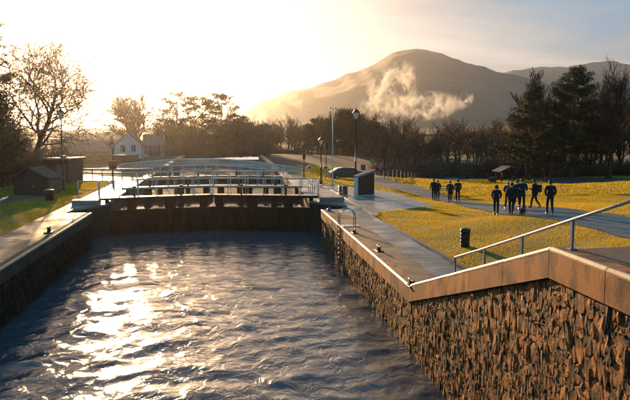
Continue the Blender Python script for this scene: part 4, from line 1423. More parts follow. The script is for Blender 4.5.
def needle_cloud(g, centers, sizes, n_per, leaf, flat=.55):
    """thin needle sprays round each clump centre, as an array of triangles"""
    C_ = np.repeat(np.array(centers), n_per, 0); S = np.repeat(np.array(sizes), n_per)[:, None]
    N = len(C_)
    d = g.normal(size=(N, 3)); d /= np.linalg.norm(d, axis=1)[:, None]
    rr = g.random((N, 1)) ** .5
    P = C_ + d * rr * S * np.array([1, 1, flat])
    out = d * .6 + g.normal(size=(N, 3)) * .5 + np.array([0, 0, .25]); out /= np.linalg.norm(out, axis=1)[:, None]
    sd_ = np.cross(out, g.normal(size=(N, 3))); sd_ /= np.linalg.norm(sd_, axis=1)[:, None]
    ll = leaf * g.uniform(.6, 1.4, (N, 1)); wv = ll * .17
    V = np.stack([P - sd_ * wv, P + sd_ * wv, P + out * ll], 1).reshape(-1, 3)
    return V, np.arange(3 * N).reshape(-1, 3)


def pine(name, label, seed, height, profile, clumps, n_per, leaf, start=.25, csize=(.5, 1.1), lean=0, group=None, cat='pine tree', needle=M_pine, flat=.45, droop=.0):
    """profile: list of (fraction of height, branch reach in metres)"""
    g = np.random.default_rng(seed)
    root = thing(name, label, cat, (0, 0, 0), 0, group)
    tr = MB()
    n = 10
    tp = [np.array([lean * (i / n) ** 1.5 + .12 * math.sin(i * 1.3 + seed), .1 * math.sin(i + seed), height * .97 * i / n - .1 * (i == 0)]) for i in range(n + 1)]
    tr.tube(tp, [height * .021 * (1.25 if i == 0 else 1) * (1 - i / n * .85) for i in range(n + 1)], 9, False)
    hs = np.array([p[0] for p in profile]); rs_ = np.array([p[1] for p in profile])
    lim = MB(); cs = []; sz = []
    nb = clumps
    for i in range(nb):
        f = start + (1 - start) * ((i + g.random()) / nb)
        a_ = i * 2.39996 + g.normal(0, .35)
        reach = np.interp(f, hs, rs_) * g.uniform(.62, 1.12)
        z0 = height * (f * .97)
        j = min(int(f * .999 * n), n - 1); fr = f * n - j
        b0 = tp[j] + (tp[min(j + 1, n)] - tp[j]) * fr; b0 = b0.copy()
        rise = reach * (g.uniform(.05, .45) - droop)
        e = b0 + np.array([math.cos(a_) * reach, math.sin(a_) * reach, rise])
        mid = b0 * .5 + e * .5 + np.array([0, 0, -.06 * reach]) + g.normal(0, .08, 3)
        lim.tube([b0, mid, e], [max(.02, height * .0045 * (1.1 - f)), .03, .012], 4, False)
        m_ = max(2, int(reach * 1.6))
        for k in range(m_):
            t_ = .38 + .62 * (k + .6) / m_
            q = b0 * (1 - t_) ** 2 + 2 * mid * t_ * (1 - t_) + e * t_ ** 2
            s_ = g.uniform(*csize) * (.75 + .3 * (1 - t_))
            cs.append(q + g.normal(0, .22, 3) * [1, 1, .5] + [0, 0, .12]); sz.append(s_)
    V, Tn = needle_cloud(g, cs, sz, n_per, leaf, flat)
    tr.build('trunk', M_pbark, root, True)
    lim.build('limbs', M_pbark, root, True)
    fast_mesh('foliage', V, Tn, needle, root)
    return root


def at_px(px, py, Z):
    p = D(px, py, Z); p[2] = H1(p[0], p[1]) - .05
    return p


def fit(t, px, ty, Z, py=180):
    """stand a bare tree at a pixel and scale it so its top shows at ty"""
    p = at_px(px, py, Z)
    zt = max(np.percentile(np.array([v.co.z for v in c.data.vertices]), 98.5) for c in t.children if c.type == 'MESH')
    hh = D(px, ty, Z)[2] - p[2]
    t.location = p; k = hh / zt
    t.scale = (k * t.scale[0], k * t.scale[1], k)
    return t


def height_for(px, top_y, Z):
    """height of something standing on the ground at Z whose top shows at top_y"""
    p = at_px(px, 180, Z); q = D(px, top_y, Z)
    return q[2] - p[2]


# --- left: big bare tree and dark evergreens
h = height_for(40, 43, 84)
t_ = bare_tree('bare_tree', 'large spreading bare tree against the bright sky behind the left huts', 'tree', 24, h * .88, kids=(9, 8, 7, 6), levels=4, up_=.08, twig_r=.021, first=.34, ratio=.66, wob=.2, ang=(34, 68), sides=(9, 7, 5, 4, 3, 3))
fit(t_, 35, 43, 84)
Zl = 70
hh = height_for(-9, 16, Zl)
t_ = pine('evergreen_tree', 'tall layered evergreen at the left edge of the picture', 8, hh, [(0, 2), (.3, 3.4), (.6, 3.6), (.85, 2.8), (1, 1.2)], 80, 30, .30, .12, (.5, .95), group=None, cat='evergreen tree')
t_.location = at_px(-14, 190, Zl)
hh = height_for(4, 92, 66)
t_ = pine('evergreen_tree', 'dense dark evergreen just behind the boarded hut', 9, hh, [(0, 2.6), (.3, 2.9), (.6, 2.4), (.85, 1.5), (1, .5)], 100, 46, .30, .04, (.6, 1.1), cat='evergreen tree')
t_.location = at_px(-2, 190, 68)
t_ = pine('evergreen_tree', 'lower dark evergreen at the far left beside the side path', 10, height_for(-6, 110, 60), [(0, 3.2), (.5, 3.0), (.85, 1.6), (1, .5)], 80, 46, .28, .04, (.6, 1.1), cat='evergreen tree')
t_.location = at_px(-14, 190, 66)

# --- cottage tree and the pine clump in the middle
h = height_for(140, 95, 168)
t_ = bare_tree('bare_tree', 'rounded bare tree rising behind the white cottage roof', 'tree', 33, h * .92, kids=(10, 8, 7, 5), levels=4, up_=.16, twig_r=.036, first=.25, ratio=.62, ang=(25, 58))
t_.scale = (1.15, 1.15, 1); fit(t_, 142, 96, 168)
PX = [(178, 92, 172, 'flat-topped pine with open crown, first right of the white cottage'), (203, 96, 176, 'pine in the middle of the clump behind the arched bridge'), (222, 94, 180, 'broad dark-crowned pine near the right of the clump'), (241, 116, 172, 'shorter sloping pine at the right end of the clump'), (166, 112, 168, 'small pine leaning over the cottage wing')]
for i, (px, ty, Z, lab) in enumerate(PX):
    hh = height_for(px, ty, Z)
    t_ = pine('scots_pine', lab, 40 + i, hh, [(.3, 1.5), (.5, 3.6), (.72, 5.0), (.9, 4.2), (1, 2.0)] if i < 3 else [(.2, 2), (.5, 3.5), (.8, 3), (1, .8)], 40, 24, .5, .40 if i < 3 else .2, (.8, 1.5), group='pines in the clump beyond the canal', flat=.38)
    t_.location = at_px(px, 165, Z)

# --- shared meshes for the woods
ONES = 'first second third fourth fifth sixth seventh eighth ninth tenth eleventh twelfth thirteenth fourteenth fifteenth sixteenth seventeenth eighteenth nineteenth'.split()
TENS = {2: 'twent', 3: 'thirt', 4: 'fort'}


def ordinal(n):
    if n < 20: return ONES[n - 1]
    t_, o = divmod(n, 10)
    return TENS[t_] + ('ieth' if o == 0 else 'y-' + ONES[o - 1])


def wood(protos, spots, cat_label):
    cnt = {}
    for q in sorted(spots): cnt.setdefault(q[4], []).append(q)
    spots = [(q[0], q[1], q[2], q[3] + ', ' + ordinal(i + 1) + ' from left', *q[4:]) for g_ in cnt.values() for i, q in enumerate(g_)]
    used = [False] * len(protos)
    for (px, ty, Z, lab, grp, k, sx) in spots:
        pr, ph = protos[k]
        hh = height_for(px, ty, Z)
        s_ = hh / ph
        place(pr, used[k], at_px(px, 180, Z), rw.uniform(0, 6.28), (s_ * sx, s_ * sx, s_), lab, grp)
        used[k] = True


rw = random.Random(77)
BP = []
for i, kw in enumerate([dict(kids=(9, 6, 5, 3), up_=.14, ang=(24, 55)), dict(kids=(8, 7, 4, 3), up_=.22, ang=(18, 42), first=.2), dict(kids=(10, 6, 5, 3), up_=.10, ang=(30, 65), first=.16), dict(kids=(9, 6, 4, 3), up_=.2, ang=(20, 48), first=.12)]):
    tr = bare_tree('bare_tree', 'x', 'tree', 60 + i, 10.0, levels=4, twig_r=.03, ratio=.6, **kw)
    zz_ = float(np.percentile([v.co.z for v in [c for c in tr.children if c.name.startswith('crown')][0].data.vertices], 97))
    BP.append((tr, zz_))
# thicket: many thin stems from one root
def thicket(seed):
    g = random.Random(seed); mb = MB()
    root = thing('bare_shrub', 'x', 'shrub')
    for i in range(46):
        a_ = g.uniform(0, 6.28); r = 1.9 * math.sqrt(g.random()); p = np.array([r * math.cos(a_), r * math.sin(a_), -.1])
        d = np.array([math.cos(a_) * .35 * g.random(), math.sin(a_) * .35 * g.random(), 1.0])
        L_ = g.uniform(2.0, 4.0) * (1.15 - r * .2)
        pts = [p + d * L_ * k / 3 + np.array([g.gauss(0, .1), g.gauss(0, .1), 0]) * k for k in range(4)]
        mb.tube(pts, [.045, .035, .022, .012], 3, False)
        for k in range(16):
            t_ = g.uniform(.12, 1); j = min(int(t_ * 3), 2); b0 = pts[j] + (pts[j + 1] - pts[j]) * (t_ * 3 - j)
            dd = np.array([g.gauss(0, .6), g.gauss(0, .6), g.uniform(.2, 1.0)]); l_ = g.uniform(.5, 1.3)
            mb.tube([b0, b0 + dd * l_ * .5, b0 + dd * l_ + np.array([0, 0, .1])], [.022, .018, .010], 3, False)
    mb.build('stems', M_twig, root, True)
    return root


TH_ = [(thicket(1), 4.4), (thicket(2), 4.4), (thicket(3), 4.4)]
SP = []; SS = []
GL = 'bare trees of the hazy wood between the pine clump and the tall lamp'
for i in range(34):
    px = 236 + i * 4.6 + rw.uniform(-2, 2)
    base_t = np.interp(px, [236, 262, 285, 300, 320, 345, 365, 385, 400], [128, 121, 120, 126, 118, 113, 117, 124, 124])
    SP.append((px, base_t + rw.uniform(-3, 7), rw.uniform(200, 260), 'hazy bare tree between the pine clump and tall lamp', GL, rw.randrange(4), rw.uniform(.9, 1.3)))
GR = 'bare trees of the brown wood left of the tall dark pines'
for i in range(36):
    px = 376 + i * 3.7 + rw.uniform(-2, 2)
    base_t = np.interp(px, [376, 390, 402, 418, 440, 455, 470, 490, 510], [134, 124, 120, 128, 126, 122, 128, 124, 128])
    SP.append((px, base_t + rw.uniform(-4, 15), rw.uniform(128, 172), 'brown bare tree in the wood left of the dark pines', GR, rw.randrange(4), rw.uniform(.8, 1.2)))
GU = 'bare trees filling in under the central pine clump'
for i in range(22):
    px = 160 + i * 4.3 + rw.uniform(-2, 2)
    SP.append((px, rw.uniform(118, 134), rw.uniform(158, 185), 'brown bare tree filling in under the central pine clump', GU, rw.randrange(4), rw.uniform(1.0, 1.5)))
GD = 'bare trees in the dark wood behind the tall pines at right'
for i in range(30):
    px = 494 + i * 5.6 + rw.uniform(-2, 2)
    SP.append((px, np.interp(px, [494, 520, 540, 600, 660], [130, 108, 95, 96, 92]) + rw.uniform(0, 26), rw.uniform(116, 140), 'dim bare tree behind the tall pines at right', GD, rw.randrange(4), rw.uniform(.8, 1.1)))
GL2 = 'bare trees behind the left huts'
for i in range(6):
    px = -34 + i * 11 + rw.uniform(-3, 3)
    SP.append((px, np.interp(px, [-30, 10, 25, 90], [60, 118, 146, 152]) + rw.uniform(-5, 8), rw.uniform(86, 120), 'hazy bare tree in the thicket behind the left huts', GL2, rw.randrange(4), rw.uniform(.9, 1.2)))
wood(BP, SP, '')
GS = 'bare shrubs'
for i in range(40):
    px = 384 + i * 6.7 + rw.uniform(-2, 2)
    SS.append((px, rw.uniform(150, 168), rw.uniform(112, 126), 'dark bare shrub edging the wood beyond the far road', 'dark shrubs at the foot of the woods beyond the far road', rw.randrange(3), rw.uniform(1, 1.6)))
for i in range(26):
    px = 158 + i * 4.2 + rw.uniform(-2, 2)
    SS.append((px, rw.uniform(138, 150), rw.uniform(150, 165), 'brown bare shrub under the central pine clump', 'brown shrubs under the central pine clump', rw.randrange(3), rw.uniform(1.2, 1.9)))
for i in range(10):
    px = -16 + i * 7 + rw.uniform(-2, 2)
    SS.append((px, rw.uniform(140, 160), rw.uniform(72, 84), 'dim bare shrub in the thicket behind the left huts', 'dim shrubs behind the left huts', rw.randrange(3), rw.uniform(1, 1.6)))
for i in range(26):
    px = 240 + i * 6 + rw.uniform(-2, 2)
    SS.append((px, rw.uniform(140, 152), rw.uniform(185, 225), 'hazy shrub edging the wood beyond the parked car', 'hazy shrubs beyond the parked car', rw.randrange(3), rw.uniform(1.4, 2.2)))
wood(TH_, SS, '')

# --- the tall pines at right, birch and big bare tree
hh = height_for(524, 84, 104)
t_ = pine('dark_pine', 'ragged dark pine with drooping layers, left of the two tall pines', 71, hh, [(.1, 3.8), (.25, 5.4), (.45, 4.3), (.62, 3.1), (.8, 1.8), (1, .6)], 70, 64, .34, .14, (.55, 1.0), cat='pine tree', flat=.42, droop=.12, lean=.6)
t_.location = at_px(527, 182, 104)
hh = height_for(573, 68, 106)
t_ = pine('dark_pine', 'tallest dark pine, full crowned, right of the slender birch', 72, hh, [(.1, 4.0), (.3, 4.7), (.55, 4.4), (.75, 3.4), (.9, 2.1), (1, .9)], 96, 66, .34, .12, (.6, 1.1), cat='pine tree', flat=.5)
t_.location = at_px(571, 183, 106)
t_ = pine('dark_pine', 'small bushy pine low between the two tall pines', 73, height_for(548, 128, 100), [(0, 2.2), (.4, 2.4), (.8, 1.4), (1, .4)], 50, 46, .28, .05, (.45, .8), cat='pine tree')
t_.location = at_px(550, 183, 101)
h = height_for(543, 74, 110)
t_ = bare_tree('birch', 'slender upright birch with reddish twigs between the two tall pines', 'birch tree', 81, h * .98, barkm=M_birch, twigm=M_birch, kids=(16, 9, 7, 5), levels=4, up_=.3, twig_r=.020, trunk_r=.11, wob=.10, first=.2, ratio=.42, ang=(14, 36))
t_.scale = (1.2, 1.2, 1); fit(t_, 543, 76, 110)
h = height_for(608, 72, 104)
t_ = bare_tree('bare_tree', 'wide fan shaped bare tree at the right edge beside the tallest pine', 'tree', 84, h * .95, kids=(11, 8, 7, 5), levels=4, up_=.24, twig_r=.022, first=.14, ratio=.58, ang=(16, 44))
fit(t_, 608, 74, 104)
h = height_for(640, 82, 108)
t_ = bare_tree('bare_tree', 'bare tree cut by the right edge of the picture', 'tree', 86, h * .95, kids=(10, 8, 7, 4), levels=4, up_=.2, twig_r=.022, first=.14, ratio=.58, ang=(18, 46))
fit(t_, 636, 82, 112)
for px, ty, Z, sd_, lab in ((384, 123, 116, 91, 'small fan shaped bare tree right of the green sign, nearest of the brown wood'), (402, 120, 122, 92, 'branching bare tree second from the notice board in the brown wood')):
    h = height_for(px, ty, Z)
    t_ = bare_tree('bare_tree', lab, 'tree', sd_, h * .95, kids=(9, 6, 5, 3), levels=4, up_=.14, twig_r=.024, first=.2, ratio=.6, ang=(24, 54))
    fit(t_, px, ty, Z)
for k in range(5):
    px = (262, 318, 346, 352, 374)[k]
    t_ = pine('dark_conifer', ('rounded dark conifer at the left of the hazy wood', 'rounded dark conifer behind the short right lamp', 'dome-topped dark conifer just left of the tall lamp', 'dome-topped dark conifer partly behind the tall lamp', 'low dark conifer right of the tall lamp')[k], 95 + k, height_for(px, (126, 120, 110, 112, 124)[k], 215), [(0, 4), (.4, 5), (.8, 3.6), (1, 1.5)], 40, 30, .8, .1, (1.1, 2.0), cat='conifer')
    t_.location = at_px(px, 170, 215)


# ================================================================== people
def skin_mesh(nodes, edges, sub=1, root_i=0):
    """one continuous surface grown round a joint skeleton"""
    me = bpy.data.meshes.new('tmp'); me.from_pydata([n[0] for n in nodes], edges, []); me.update()
    o = bpy.data.objects.new('tmp', me); COL.objects.link(o)
    sk = o.modifiers.new('s', 'SKIN'); sk.use_smooth_shade = True
    for i, n in enumerate(nodes):
        sv = me.skin_vertices[0].data[i]; sv.radius = n[1] if isinstance(n[1], tuple) else (n[1], n[1]); sv.use_root = (i == root_i)
    if sub:
        sb = o.modifiers.new('d', 'SUBSURF'); sb.levels = sub; sb.render_levels = sub
    dg = bpy.context.evaluated_depsgraph_get()
    out = bpy.data.meshes.new_from_object(o.evaluated_get(dg))
    bpy.data.objects.remove(o)
    out.polygons.foreach_set('use_smooth', [True] * len(out.polygons))
    return out


def add_mesh(name, me, m, parent):
    me.materials.clear(); me.materials.append(m); me.name = name
    o = bpy.data.objects.new(name, me); COL.objects.link(o); o.parent = parent
    return o


M_skin = mat('skin', (0.42, 0.24, 0.16), 0.55)
DK_ = {'black': mat('black_cloth', (0.014, 0.014, 0.017), .9), 'navy': mat('navy_cloth', (0.010, 0.014, 0.025), .85), 'grey': mat('grey_cloth', (0.022, 0.022, 0.024), .85), 'teal': mat('teal_cloth', (0.010, 0.026, 0.028), .8),
       'pale': mat('pale_wool', (.55, .52, .5), .9), 'red': mat('red_cloth', (.32, .03, .02), .85), 'jean': mat('denim', (.02, .028, .045), .85), 'brown': mat('brown_hair', (.03, .017, .01), .7)}


def person(label, px, py, h, face, coat='black', legs='black', hat=None, stride=.22, arms='swing', lean=0.0, bag=False, Z=None, coat_len=.0, hair=True, hood=False):
    """face: direction walked, radians from away-from-camera, positive turns right"""
    p = T(px, py)
    root = thing('person', label, 'person', tuple(p), -YAW - face)
    s = h / 1.75 * (1.09 if py > 205 else 1.0)
    st = stride
    hz = .93
    def Lg(sgn, f):      # hip, knee, ankle, heel, toe
        return [(sgn * .095, 0, hz), (sgn * .10, f * .5 + .05, .49), (sgn * .10, f * 1.0 - (.12 if f < 0 else 0), .09 + (.05 if f < 0 else 0)), (sgn * .11, f + .13 - (.10 if f < 0 else 0), .035)]
    LL, RL = Lg(-1, st), Lg(1, -st)
    if arms == 'swing':
        LA = [(-.19, lean * .5, 1.42), (-.25, -.07, 1.15), (-.26, -.02 - st * .6, .93), ]
        RA = [(.19, lean * .5, 1.42), (.25, .03, 1.15), (.26, .12 + st * .6, .95)]
    elif arms == 'pocket':
        LA = [(-.19, 0, 1.42), (-.27, -.07, 1.17), (-.19, .10, 1.0)]
        RA = [(.19, 0, 1.42), (.26, -.09, 1.18), (.2, .06, .98)]
    else:                # holding something in front
        LA = [(-.19, 0, 1.42), (-.26, .03, 1.16), (-.12, .26, 1.16)]
        RA = [(.19, 0, 1.42), (.26, .03, 1.16), (.12, .26, 1.18)]
    S = lambda q: (q[0] * s, (q[1] + max(0, q[2] - .93) * lean) * s, q[2] * s)
    N = []; E = []

    def ch(pts, rad, parent_i):
        prev = parent_i
        for q, r in zip(pts, rad):
            N.append((S(q), r * s)); E.append((prev, len(N) - 1)) if prev is not None else None
            prev = len(N) - 1
        return prev
    ch([(0, 0, .95)], [(.13)], None)
    ch([(0, 0, 1.12), (0, .01, 1.30), (0, 0, 1.43), (0, .0, 1.52), (0, .02, 1.60), (0, .025, 1.69)], [.115, .135, .11, .055, .078, .085], 0)
    ich = 3
    for A in (LA, RA):
        ch(A, [.058, .046, .032], ich)
        hd = np.array(A[-1]); dv = (hd - np.array(A[-2])); dv /= np.linalg.norm(dv)
        w_i = len(N) - 1
        ch([tuple(hd + dv * .06)], [.030], w_i); pi_ = len(N) - 1
        sgn = -1 if A is LA else 1
        for k in range(4):
            o_ = np.array([0, (k - 1.5) * .021, 0])
            ch([tuple(hd + dv * .10 + o_), tuple(hd + dv * (.145 - abs(k - 1.4) * .01) + o_ + np.array([-sgn * .012, 0, 0]))], [.0095, .008], pi_)
        ch([tuple(hd + dv * .05 + np.array([-sgn * .01, .035, 0])), tuple(hd + dv * .085 + np.array([-sgn * .02, .045, 0]))], [.011, .009], w_i)
    for A in (LL, RL):
        ch(A, [.085, .055, .038, .034], 0)
    body = add_mesh('body', skin_mesh(N, E, 1), M_skin, root)
    # face details
    hc = S((0, .025, 1.655))
    m = MB(); m.tube([(hc[0], hc[1] + .085 * s, hc[2] + .012), (hc[0], hc[1] + .112 * s, hc[2] - .018)], [.010, .016], 5); m.build('nose', M_skin, body)
    for sg in (-1, 1):
        m = MB(); m.lathe([(.004, -.012), (.012, 0), (.004, .012)], 6, (hc[0] + sg * .032 * s, hc[1] + .082 * s, hc[2] + .02)); m.build('eye', M_black, body)
        m = MB(); m.box(hc[0] + sg * .088 * s - .008, hc[0] + sg * .088 * s + .008, hc[1] - .02, hc[1] + .015, hc[2] - .03, hc[2] + .03); m.build('ear', M_skin, body)
    m = MB(); m.box(hc[0] - .022, hc[0] + .022, hc[1] + .078 * s, hc[1] + .09 * s, hc[2] - .052, hc[2] - .044); m.build('mouth', DK_['red'], body)
    # clothes: coat with sleeves, trousers
    CN = []; CE = []
    def cc(pts, rad, pi_):
        prev = pi_
        for q, r in zip(pts, rad):
            CN.append((S(q), (r[0] * s, r[1] * s) if isinstance(r, tuple) else r * s)); CE.append((prev, len(CN) - 1)) if prev is not None else None
            prev = len(CN) - 1
        return prev
    cc([(0, 0, 1.02)], [.165], None)
    cc([(0, 0, 1.18), (0, .005, 1.33), (0, 0, 1.45), (0, 0, 1.53)], [.160, .178, .135, .075], 0)
    if coat_len: cc([(0, -.01, .88), (0, -.01, .93 - coat_len)], [.17, .175], 0)
    else: cc([(0, 0, .92)], [.162], 0)
    for A in (LA, RA):
        A2 = [A[0], A[1], tuple(np.array(A[2]) * .94 + np.array(A[1]) * .06)]
        cc(A2, [.085, .070, .052], 3)
    co_ = add_mesh('coat', skin_mesh(CN, CE, 1), DK_[coat], root)
    TN = []; TE = []
    def tt(pts, rad, pi_):
        prev = pi_
        for q, r in zip(pts, rad):
            TN.append((S(q), r * s)); TE.append((prev, len(TN) - 1)) if prev is not None else None
            prev = len(TN) - 1
    tt([(0, 0, .94)], [.145], None)
    for A in (LL, RL): tt(A[:3], [.105, .075, .058], 0)
    add_mesh('trousers', skin_mesh(TN, TE, 1), DK_[legs], root)
    for A in (LL, RL):
        a_ = np.array(A[2]) * s; b_ = np.array(A[3]) * s
        z0 = min(a_[2] - .09 * s, b_[2] - .035 * s)
        m = MB(); m.tube([(a_[0], a_[1] - .06 * s, z0 + .045), (a_[0], a_[1] + .03, z0 + .052), (b_[0], b_[1] - .01, z0 + .04), (b_[0], b_[1] + .07 * s, z0 + .03)], [.055, .064, .060, .042], 8); m.build('shoe', M_black, root, True)
    # hair, hat or hood
    cx_, cy_, cz_ = S((0, .015, 1.67))
    def cap(rx, ry, rz, z0, name, mt, yo=0.0, cut=-.35):
        m = MB(); n1, n2 = 12, 7; V = []
        for j in range(n2 + 1):
            e = cut + (math.pi / 2 - cut) * j / n2
            for i in range(n1):
                a2 = i * 2 * math.pi / n1
                lift = .35 * max(0, math.sin(a2)) * (1 - j / n2)      # clear of the face
                V.append((cx_ + rx * math.cos(e) * math.cos(a2), cy_ + yo + ry * math.cos(e) * math.sin(a2) * (1 if math.sin(a2) < 0 else .97), cz_ + z0 + rz * math.sin(e + lift)))
        m.add(V, [(j * n1 + i, j * n1 + (i + 1) % n1, (j + 1) * n1 + (i + 1) % n1, (j + 1) * n1 + i) for j in range(n2) for i in range(n1)] + [tuple(range(n1 - 1, -1, -1))])
        m.build(name, mt, root, True)
    if hat: 
        cap(.108 * s, .118 * s, .13 * s, .0, 'hat', DK_[hat], -.01, -.25)
        m = MB(); m.lathe([(.02, 0), (.04, .02), (.035, .05), (.01, .06)], 8, (cx_, cy_ - .01, cz_ + .12 * s)); m.build('bobble', DK_[hat], root, True)
    elif hood: cap(.125 * s, .13 * s, .14 * s, -.01, 'hood', DK_[coat], -.02, -.9)
    else: cap(.100 * s, .108 * s, .115 * s, .0, 'hair', DK_['brown'], -.012, -.55)
    if bag:
        m = MB(); y = -.17 * s
        m.bevbox(-.16 * s, .16 * s, y - .20 * s, y + .02, .98 * s, 1.44 * s, .05); m.build('rucksack', DK_['navy'], root)
        for sg in (-1, 1):
            m = MB(); m.tube([(sg * .11 * s, y + .02, 1.40 * s), (sg * .115 * s, 0, 1.52 * s), (sg * .12 * s, .17 * s, 1.36 * s), (sg * .13 * s, .12 * s, 1.12 * s), (sg * .13 * s, y + .02, 1.05 * s)], .016, 5); m.build('strap', DK_['navy'], root, True)
    return root


A_ = math.pi
person('walker alone at the left of the nearer group, elbows out, in a dark hooded coat', 496, 214.8, 1.62, A_ + .3, 'black', 'black', None, .14, 'pocket', .02, hood=True)
person('walker in a pale bobble hat near the middle of the nearer group', 507.5, 209.5, 1.66, A_ + .1, 'grey', 'black', 'pale', .18, 'hold', .03)
person('walker in a long black coat holding the lead of the small dog', 511, 214.6, 1.74, .4, 'black', 'black', None, .26, 'swing', .04, coat_len=.22)
person('broad figure in a teal coat at the centre of the nearer group', 516.5, 209.0, 1.72, A_ - .3, 'teal', 'black', None, .12, 'pocket', 0)
person('tall walker just behind the small dark dog', 521.5, 210.4, 1.84, A_ + .2, 'navy', 'black', None, .2, 'hold', .02)
person('walker with a rucksack seen sideways, second from the right of the nearer group', 534.5, 207.8, 1.72, -1.0, 'black', 'grey', None, .2, 'hold', .08, bag=True)
person('walker in jeans and black jacket at the right of the nearer group', 549.5, 214.4, 1.76, .1, 'black', 'jean', None, .16, 'pocket', .0)
person('slim walker at the left of the farther group', 433.5, 200.0, 1.70, .3, 'black', 'jean', None, .2, 'swing', .02)
person('walker close beside the slim one at the left of the farther group', 437.5, 200.2, 1.62, .2, 'navy', 'black', None, .16, 'pocket', .0)
person('walker in a knee length coat, second from the right of the farther group', 449.8, 201.8, 1.64, .3, 'grey', 'black', None, .14, 'swing', .0, coat_len=.3)
person('taller walker at the right of the farther group', 457.6, 202.0, 1.76, .2, 'black', 'black', None, .24, 'pocket', .0)
person('small far figure in a pale hat and red top on the far lawn', 501.5, 183.8, 1.35, 1.2, 'red', 'black', 'pale', .06, 'hold', .0)


def dog(label, px, py, sc, mt):
    p = T(px, py)
    root = thing('dog', label, 'dog', tuple(p), -YAW - .5)
    s = sc
    N = [((0, 0, .36), .115)]
    E = []

    def ch(pts, rad, i0):
        prev = i0
        for q, r in zip(pts, rad):
            N.append((tuple(c * s for c in q), r * s)); E.append((prev, len(N) - 1)); prev = len(N) - 1
        return prev
    N[0] = (tuple(c * s for c in N[0][0]), .115 * s)
    f_ = ch([(0, .16, .365), (0, .27, .38)], [.125, .11], 0)
    ch([(0, .34, .47), (0, .39, .53), (0, .46, .525), (0, .53, .50)], [.07, .075, .05, .03], f_)
    b_ = ch([(0, -.15, .36), (0, -.26, .37)], [.105, .10], 0)
    ch([(0, -.36, .44), (0, -.44, .54)], [.03, .018], b_)
    for sg in (-1, 1):
        ch([(sg * .07, .26, .27), (sg * .075, .25, .15), (sg * .075, .25, .03), (sg * .075, .29, .02)], [.05, .032, .026, .026], f_)
        ch([(sg * .075, -.23, .27), (sg * .08, -.33, .15), (sg * .08, -.29, .03), (sg * .08, -.25, .02)], [.06, .034, .026, .026], b_)
    add_mesh('body', skin_mesh(N, E, 1), mt, root)
    for sg in (-1, 1):
        m = MB(); m.tube([(sg * .045 * s, .37 * s, .585 * s), (sg * .075 * s, .385 * s, .55 * s), (sg * .085 * s, .40 * s, .48 * s)], [.02, .03, .012], 6); m.build('ear', mt, root, True)
    return root


dog('small dark dog walking at the feet of the nearer group', 522.5, 216.0, .95, DK_['black'])
# lead from the walker's hand to the dog
a_ = T(511, 214.6) + np.array([.3, -.1, .95]); b_ = T(522.5, 216.0) + np.array([0, .2, .5])
m = MB(a_); mid = (a_ + b_) / 2 - [0, 0, .18]; m.tube([a_, a_ * .6 + mid * .4, mid, b_ * .6 + mid * .4, b_], .012, 5)
tag(m.build('dog_lead', M_black), 'thin black lead running down to the small dog', 'lead')

# dark picnic bench between the farther walkers
p = T(443.5, 194.5)
root = thing('picnic_bench', 'dark picnic bench between the walkers of the farther group', 'bench', tuple(p), R(-10))
for i in range(5): local_box(root, 'table_plank', M_shed, -.95, .95, -.36 + i * .15, -.23 + i * .15, .72, .76)
for s_ in (-1, 1):
    for k in range(2): local_box(root, 'seat_plank', M_shed, -.95, .95, s_ * .72 - .14 + k * .15, s_ * .72 - .01 + k * .15, .43, .47)
    for x in (-.7, .7):
        m = MB(); m.tube([(x, s_ * .25, .72), (x, s_ * .75, 0)], .05, 4); m.build('leg', M_shed, root)
    local_box(root, 'brace', M_shed, s_ * .7 - .03, s_ * .7 + .03, -.8, .8, .37, .43)
p = T(492.5, 182.6)
root = thing('low_trolley', 'low dark two wheeled trolley beside the small far figure in red', 'trolley', tuple(p), R(15))
m = MB(); m.bevbox(-.5, .5, -.3, .3, .25, .75, .08); m.build('tub', M_black, root)
for s_ in (-1, 1):
    m = MB(); m.tube([(.1, s_ * .32, .22), (.1, s_ * .38, .22)], .22, 14); m.build('wheel', M_tyre, root)
m = MB(); m.tube([(.45, -.2, .6), (.95, -.2, .85), (.95, .2, .85), (.45, .2, .6)], .02, 6); m.build('handle', M_black, root)

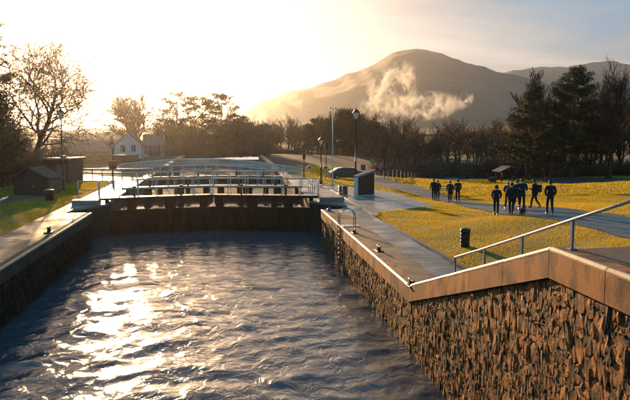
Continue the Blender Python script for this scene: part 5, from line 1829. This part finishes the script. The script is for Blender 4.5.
# ================================================================== smoke drifting before the mountain
def smoke(label, px, py, Z, W_, Hh_, Dp, dens, seed, lean):
    p = D(px, py, Z)
    m = MB(); 
    V = []
    # closed slanted ellipsoid hull
    n1, n2 = 20, 12
    for j in range(n2 + 1):
        e = -math.pi / 2 + math.pi * j / n2
        for i in range(n1):
            a2 = i * 2 * math.pi / n1
            V.append((W_ / 2 * math.cos(e) * math.cos(a2) + lean * math.sin(e) * Hh_ / 2, Dp / 2 * math.cos(e) * math.sin(a2), Hh_ / 2 * math.sin(e)))
    m.add(V, [(j * n1 + i, j * n1 + (i + 1) % n1, (j + 1) * n1 + (i + 1) % n1, (j + 1) * n1 + i) for j in range(n2) for i in range(n1)])
    mm = bpy.data.materials.new('smoke'); mm.use_nodes = True; t = mm.node_tree; t.nodes.clear()
    o_ = nn(t, 'ShaderNodeOutputMaterial'); v = nn(t, 'ShaderNodeVolumePrincipled')
    v.inputs['Color'].default_value = (.98, .95, .92, 1); v.inputs['Anisotropy'].default_value = .35
    co = nn(t, 'ShaderNodeTexCoord')
    mp_ = nn(t, 'ShaderNodeMapping'); t.links.new(co.outputs['Object'], mp_.inputs['Vector'])
    k = 1 / 52.0
    mp_.inputs['Scale'].default_value = (k, k * .8, k * .85); mp_.inputs['Rotation'].default_value = (0, R(-25), 0); mp_.inputs['Location'].default_value = (seed, seed * .3, 0)
    n_ = nn(t, 'ShaderNodeTexNoise', i_Scale=2.4, i_Detail=9.0, i_Roughness=.68, i_Distortion=.45); t.links.new(mp_.outputs[0], n_.inputs['Vector'])
    r_ = nn(t, 'ShaderNodeMapRange'); r_.inputs[1].default_value = .50; r_.inputs[2].default_value = .62; t.links.new(n_.outputs['Fac'], r_.inputs[0])
    # fade to nothing at the hull
    sp_ = nn(t, 'ShaderNodeSeparateXYZ'); t.links.new(co.outputs['Object'], sp_.inputs[0])
    sh = nn(t, 'ShaderNodeMath', operation='MULTIPLY_ADD'); t.links.new(sp_.outputs['Z'], sh.inputs[0]); sh.inputs[1].default_value = -lean; t.links.new(sp_.outputs['X'], sh.inputs[2])
    cb_ = nn(t, 'ShaderNodeCombineXYZ'); t.links.new(sh.outputs[0], cb_.inputs[0]); t.links.new(sp_.outputs['Y'], cb_.inputs[1]); t.links.new(sp_.outputs['Z'], cb_.inputs[2])
    vd = nn(t, 'ShaderNodeVectorMath', operation='DIVIDE'); t.links.new(cb_.outputs[0], vd.inputs[0]); vd.inputs[1].default_value = (W_ / 2, Dp / 2, Hh_ / 2)
    ln = nn(t, 'ShaderNodeVectorMath', operation='LENGTH'); t.links.new(vd.outputs[0], ln.inputs[0])
    fd = nn(t, 'ShaderNodeMapRange'); fd.inputs[1].default_value = 1.0; fd.inputs[2].default_value = .25; t.links.new(ln.outputs['Value'], fd.inputs[0])
    mu = nn(t, 'ShaderNodeMath', operation='MULTIPLY'); t.links.new(r_.outputs[0], mu.inputs[0]); t.links.new(fd.outputs[0], mu.inputs[1])
    m2_ = nn(t, 'ShaderNodeMath', operation='MULTIPLY'); t.links.new(mu.outputs[0], m2_.inputs[0]); m2_.inputs[1].default_value = dens
    t.links.new(m2_.outputs[0], v.inputs['Density']); t.links.new(v.outputs[0], o_.inputs['Volume'])
    mm.cycles.volume_step_rate = 0.5
    m.base = np.zeros(3)
    o = m.build('smoke', mm); o.location = tuple(p)
    tag(o, label, 'smoke', kind='stuff')


smoke('pale wispy smoke column rising before the mountain', 390, 92, 1300, 105, 125, 70, .16, 1.7, .45)
smoke('fainter smoke drifting low to the right over the brown wood', 425, 106, 1340, 170, 62, 80, .07, 5.2, .1)
smoke('small separate puff of smoke at the right of the plume', 463, 100, 1320, 42, 40, 40, .14, 9.4, .3)

# ================================================================== haze
m = MB(); m.box(-11000, 11000, -400, 10400, -12, 322)
hm = bpy.data.materials.new('haze'); hm.use_nodes = True; t = hm.node_tree; t.nodes.clear()
o_ = nn(t, 'ShaderNodeOutputMaterial'); v = nn(t, 'ShaderNodeVolumePrincipled')
v.inputs['Color'].default_value = (.95, .91, .90, 1); v.inputs['Anisotropy'].default_value = .90; v.inputs['Density'].default_value = 0.95e-4
t.links.new(v.outputs[0], o_.inputs['Volume'])
m.base = np.zeros(3)
tag(m.build('haze', hm), 'thin warm haze lying over the whole valley', 'haze', kind='stuff')
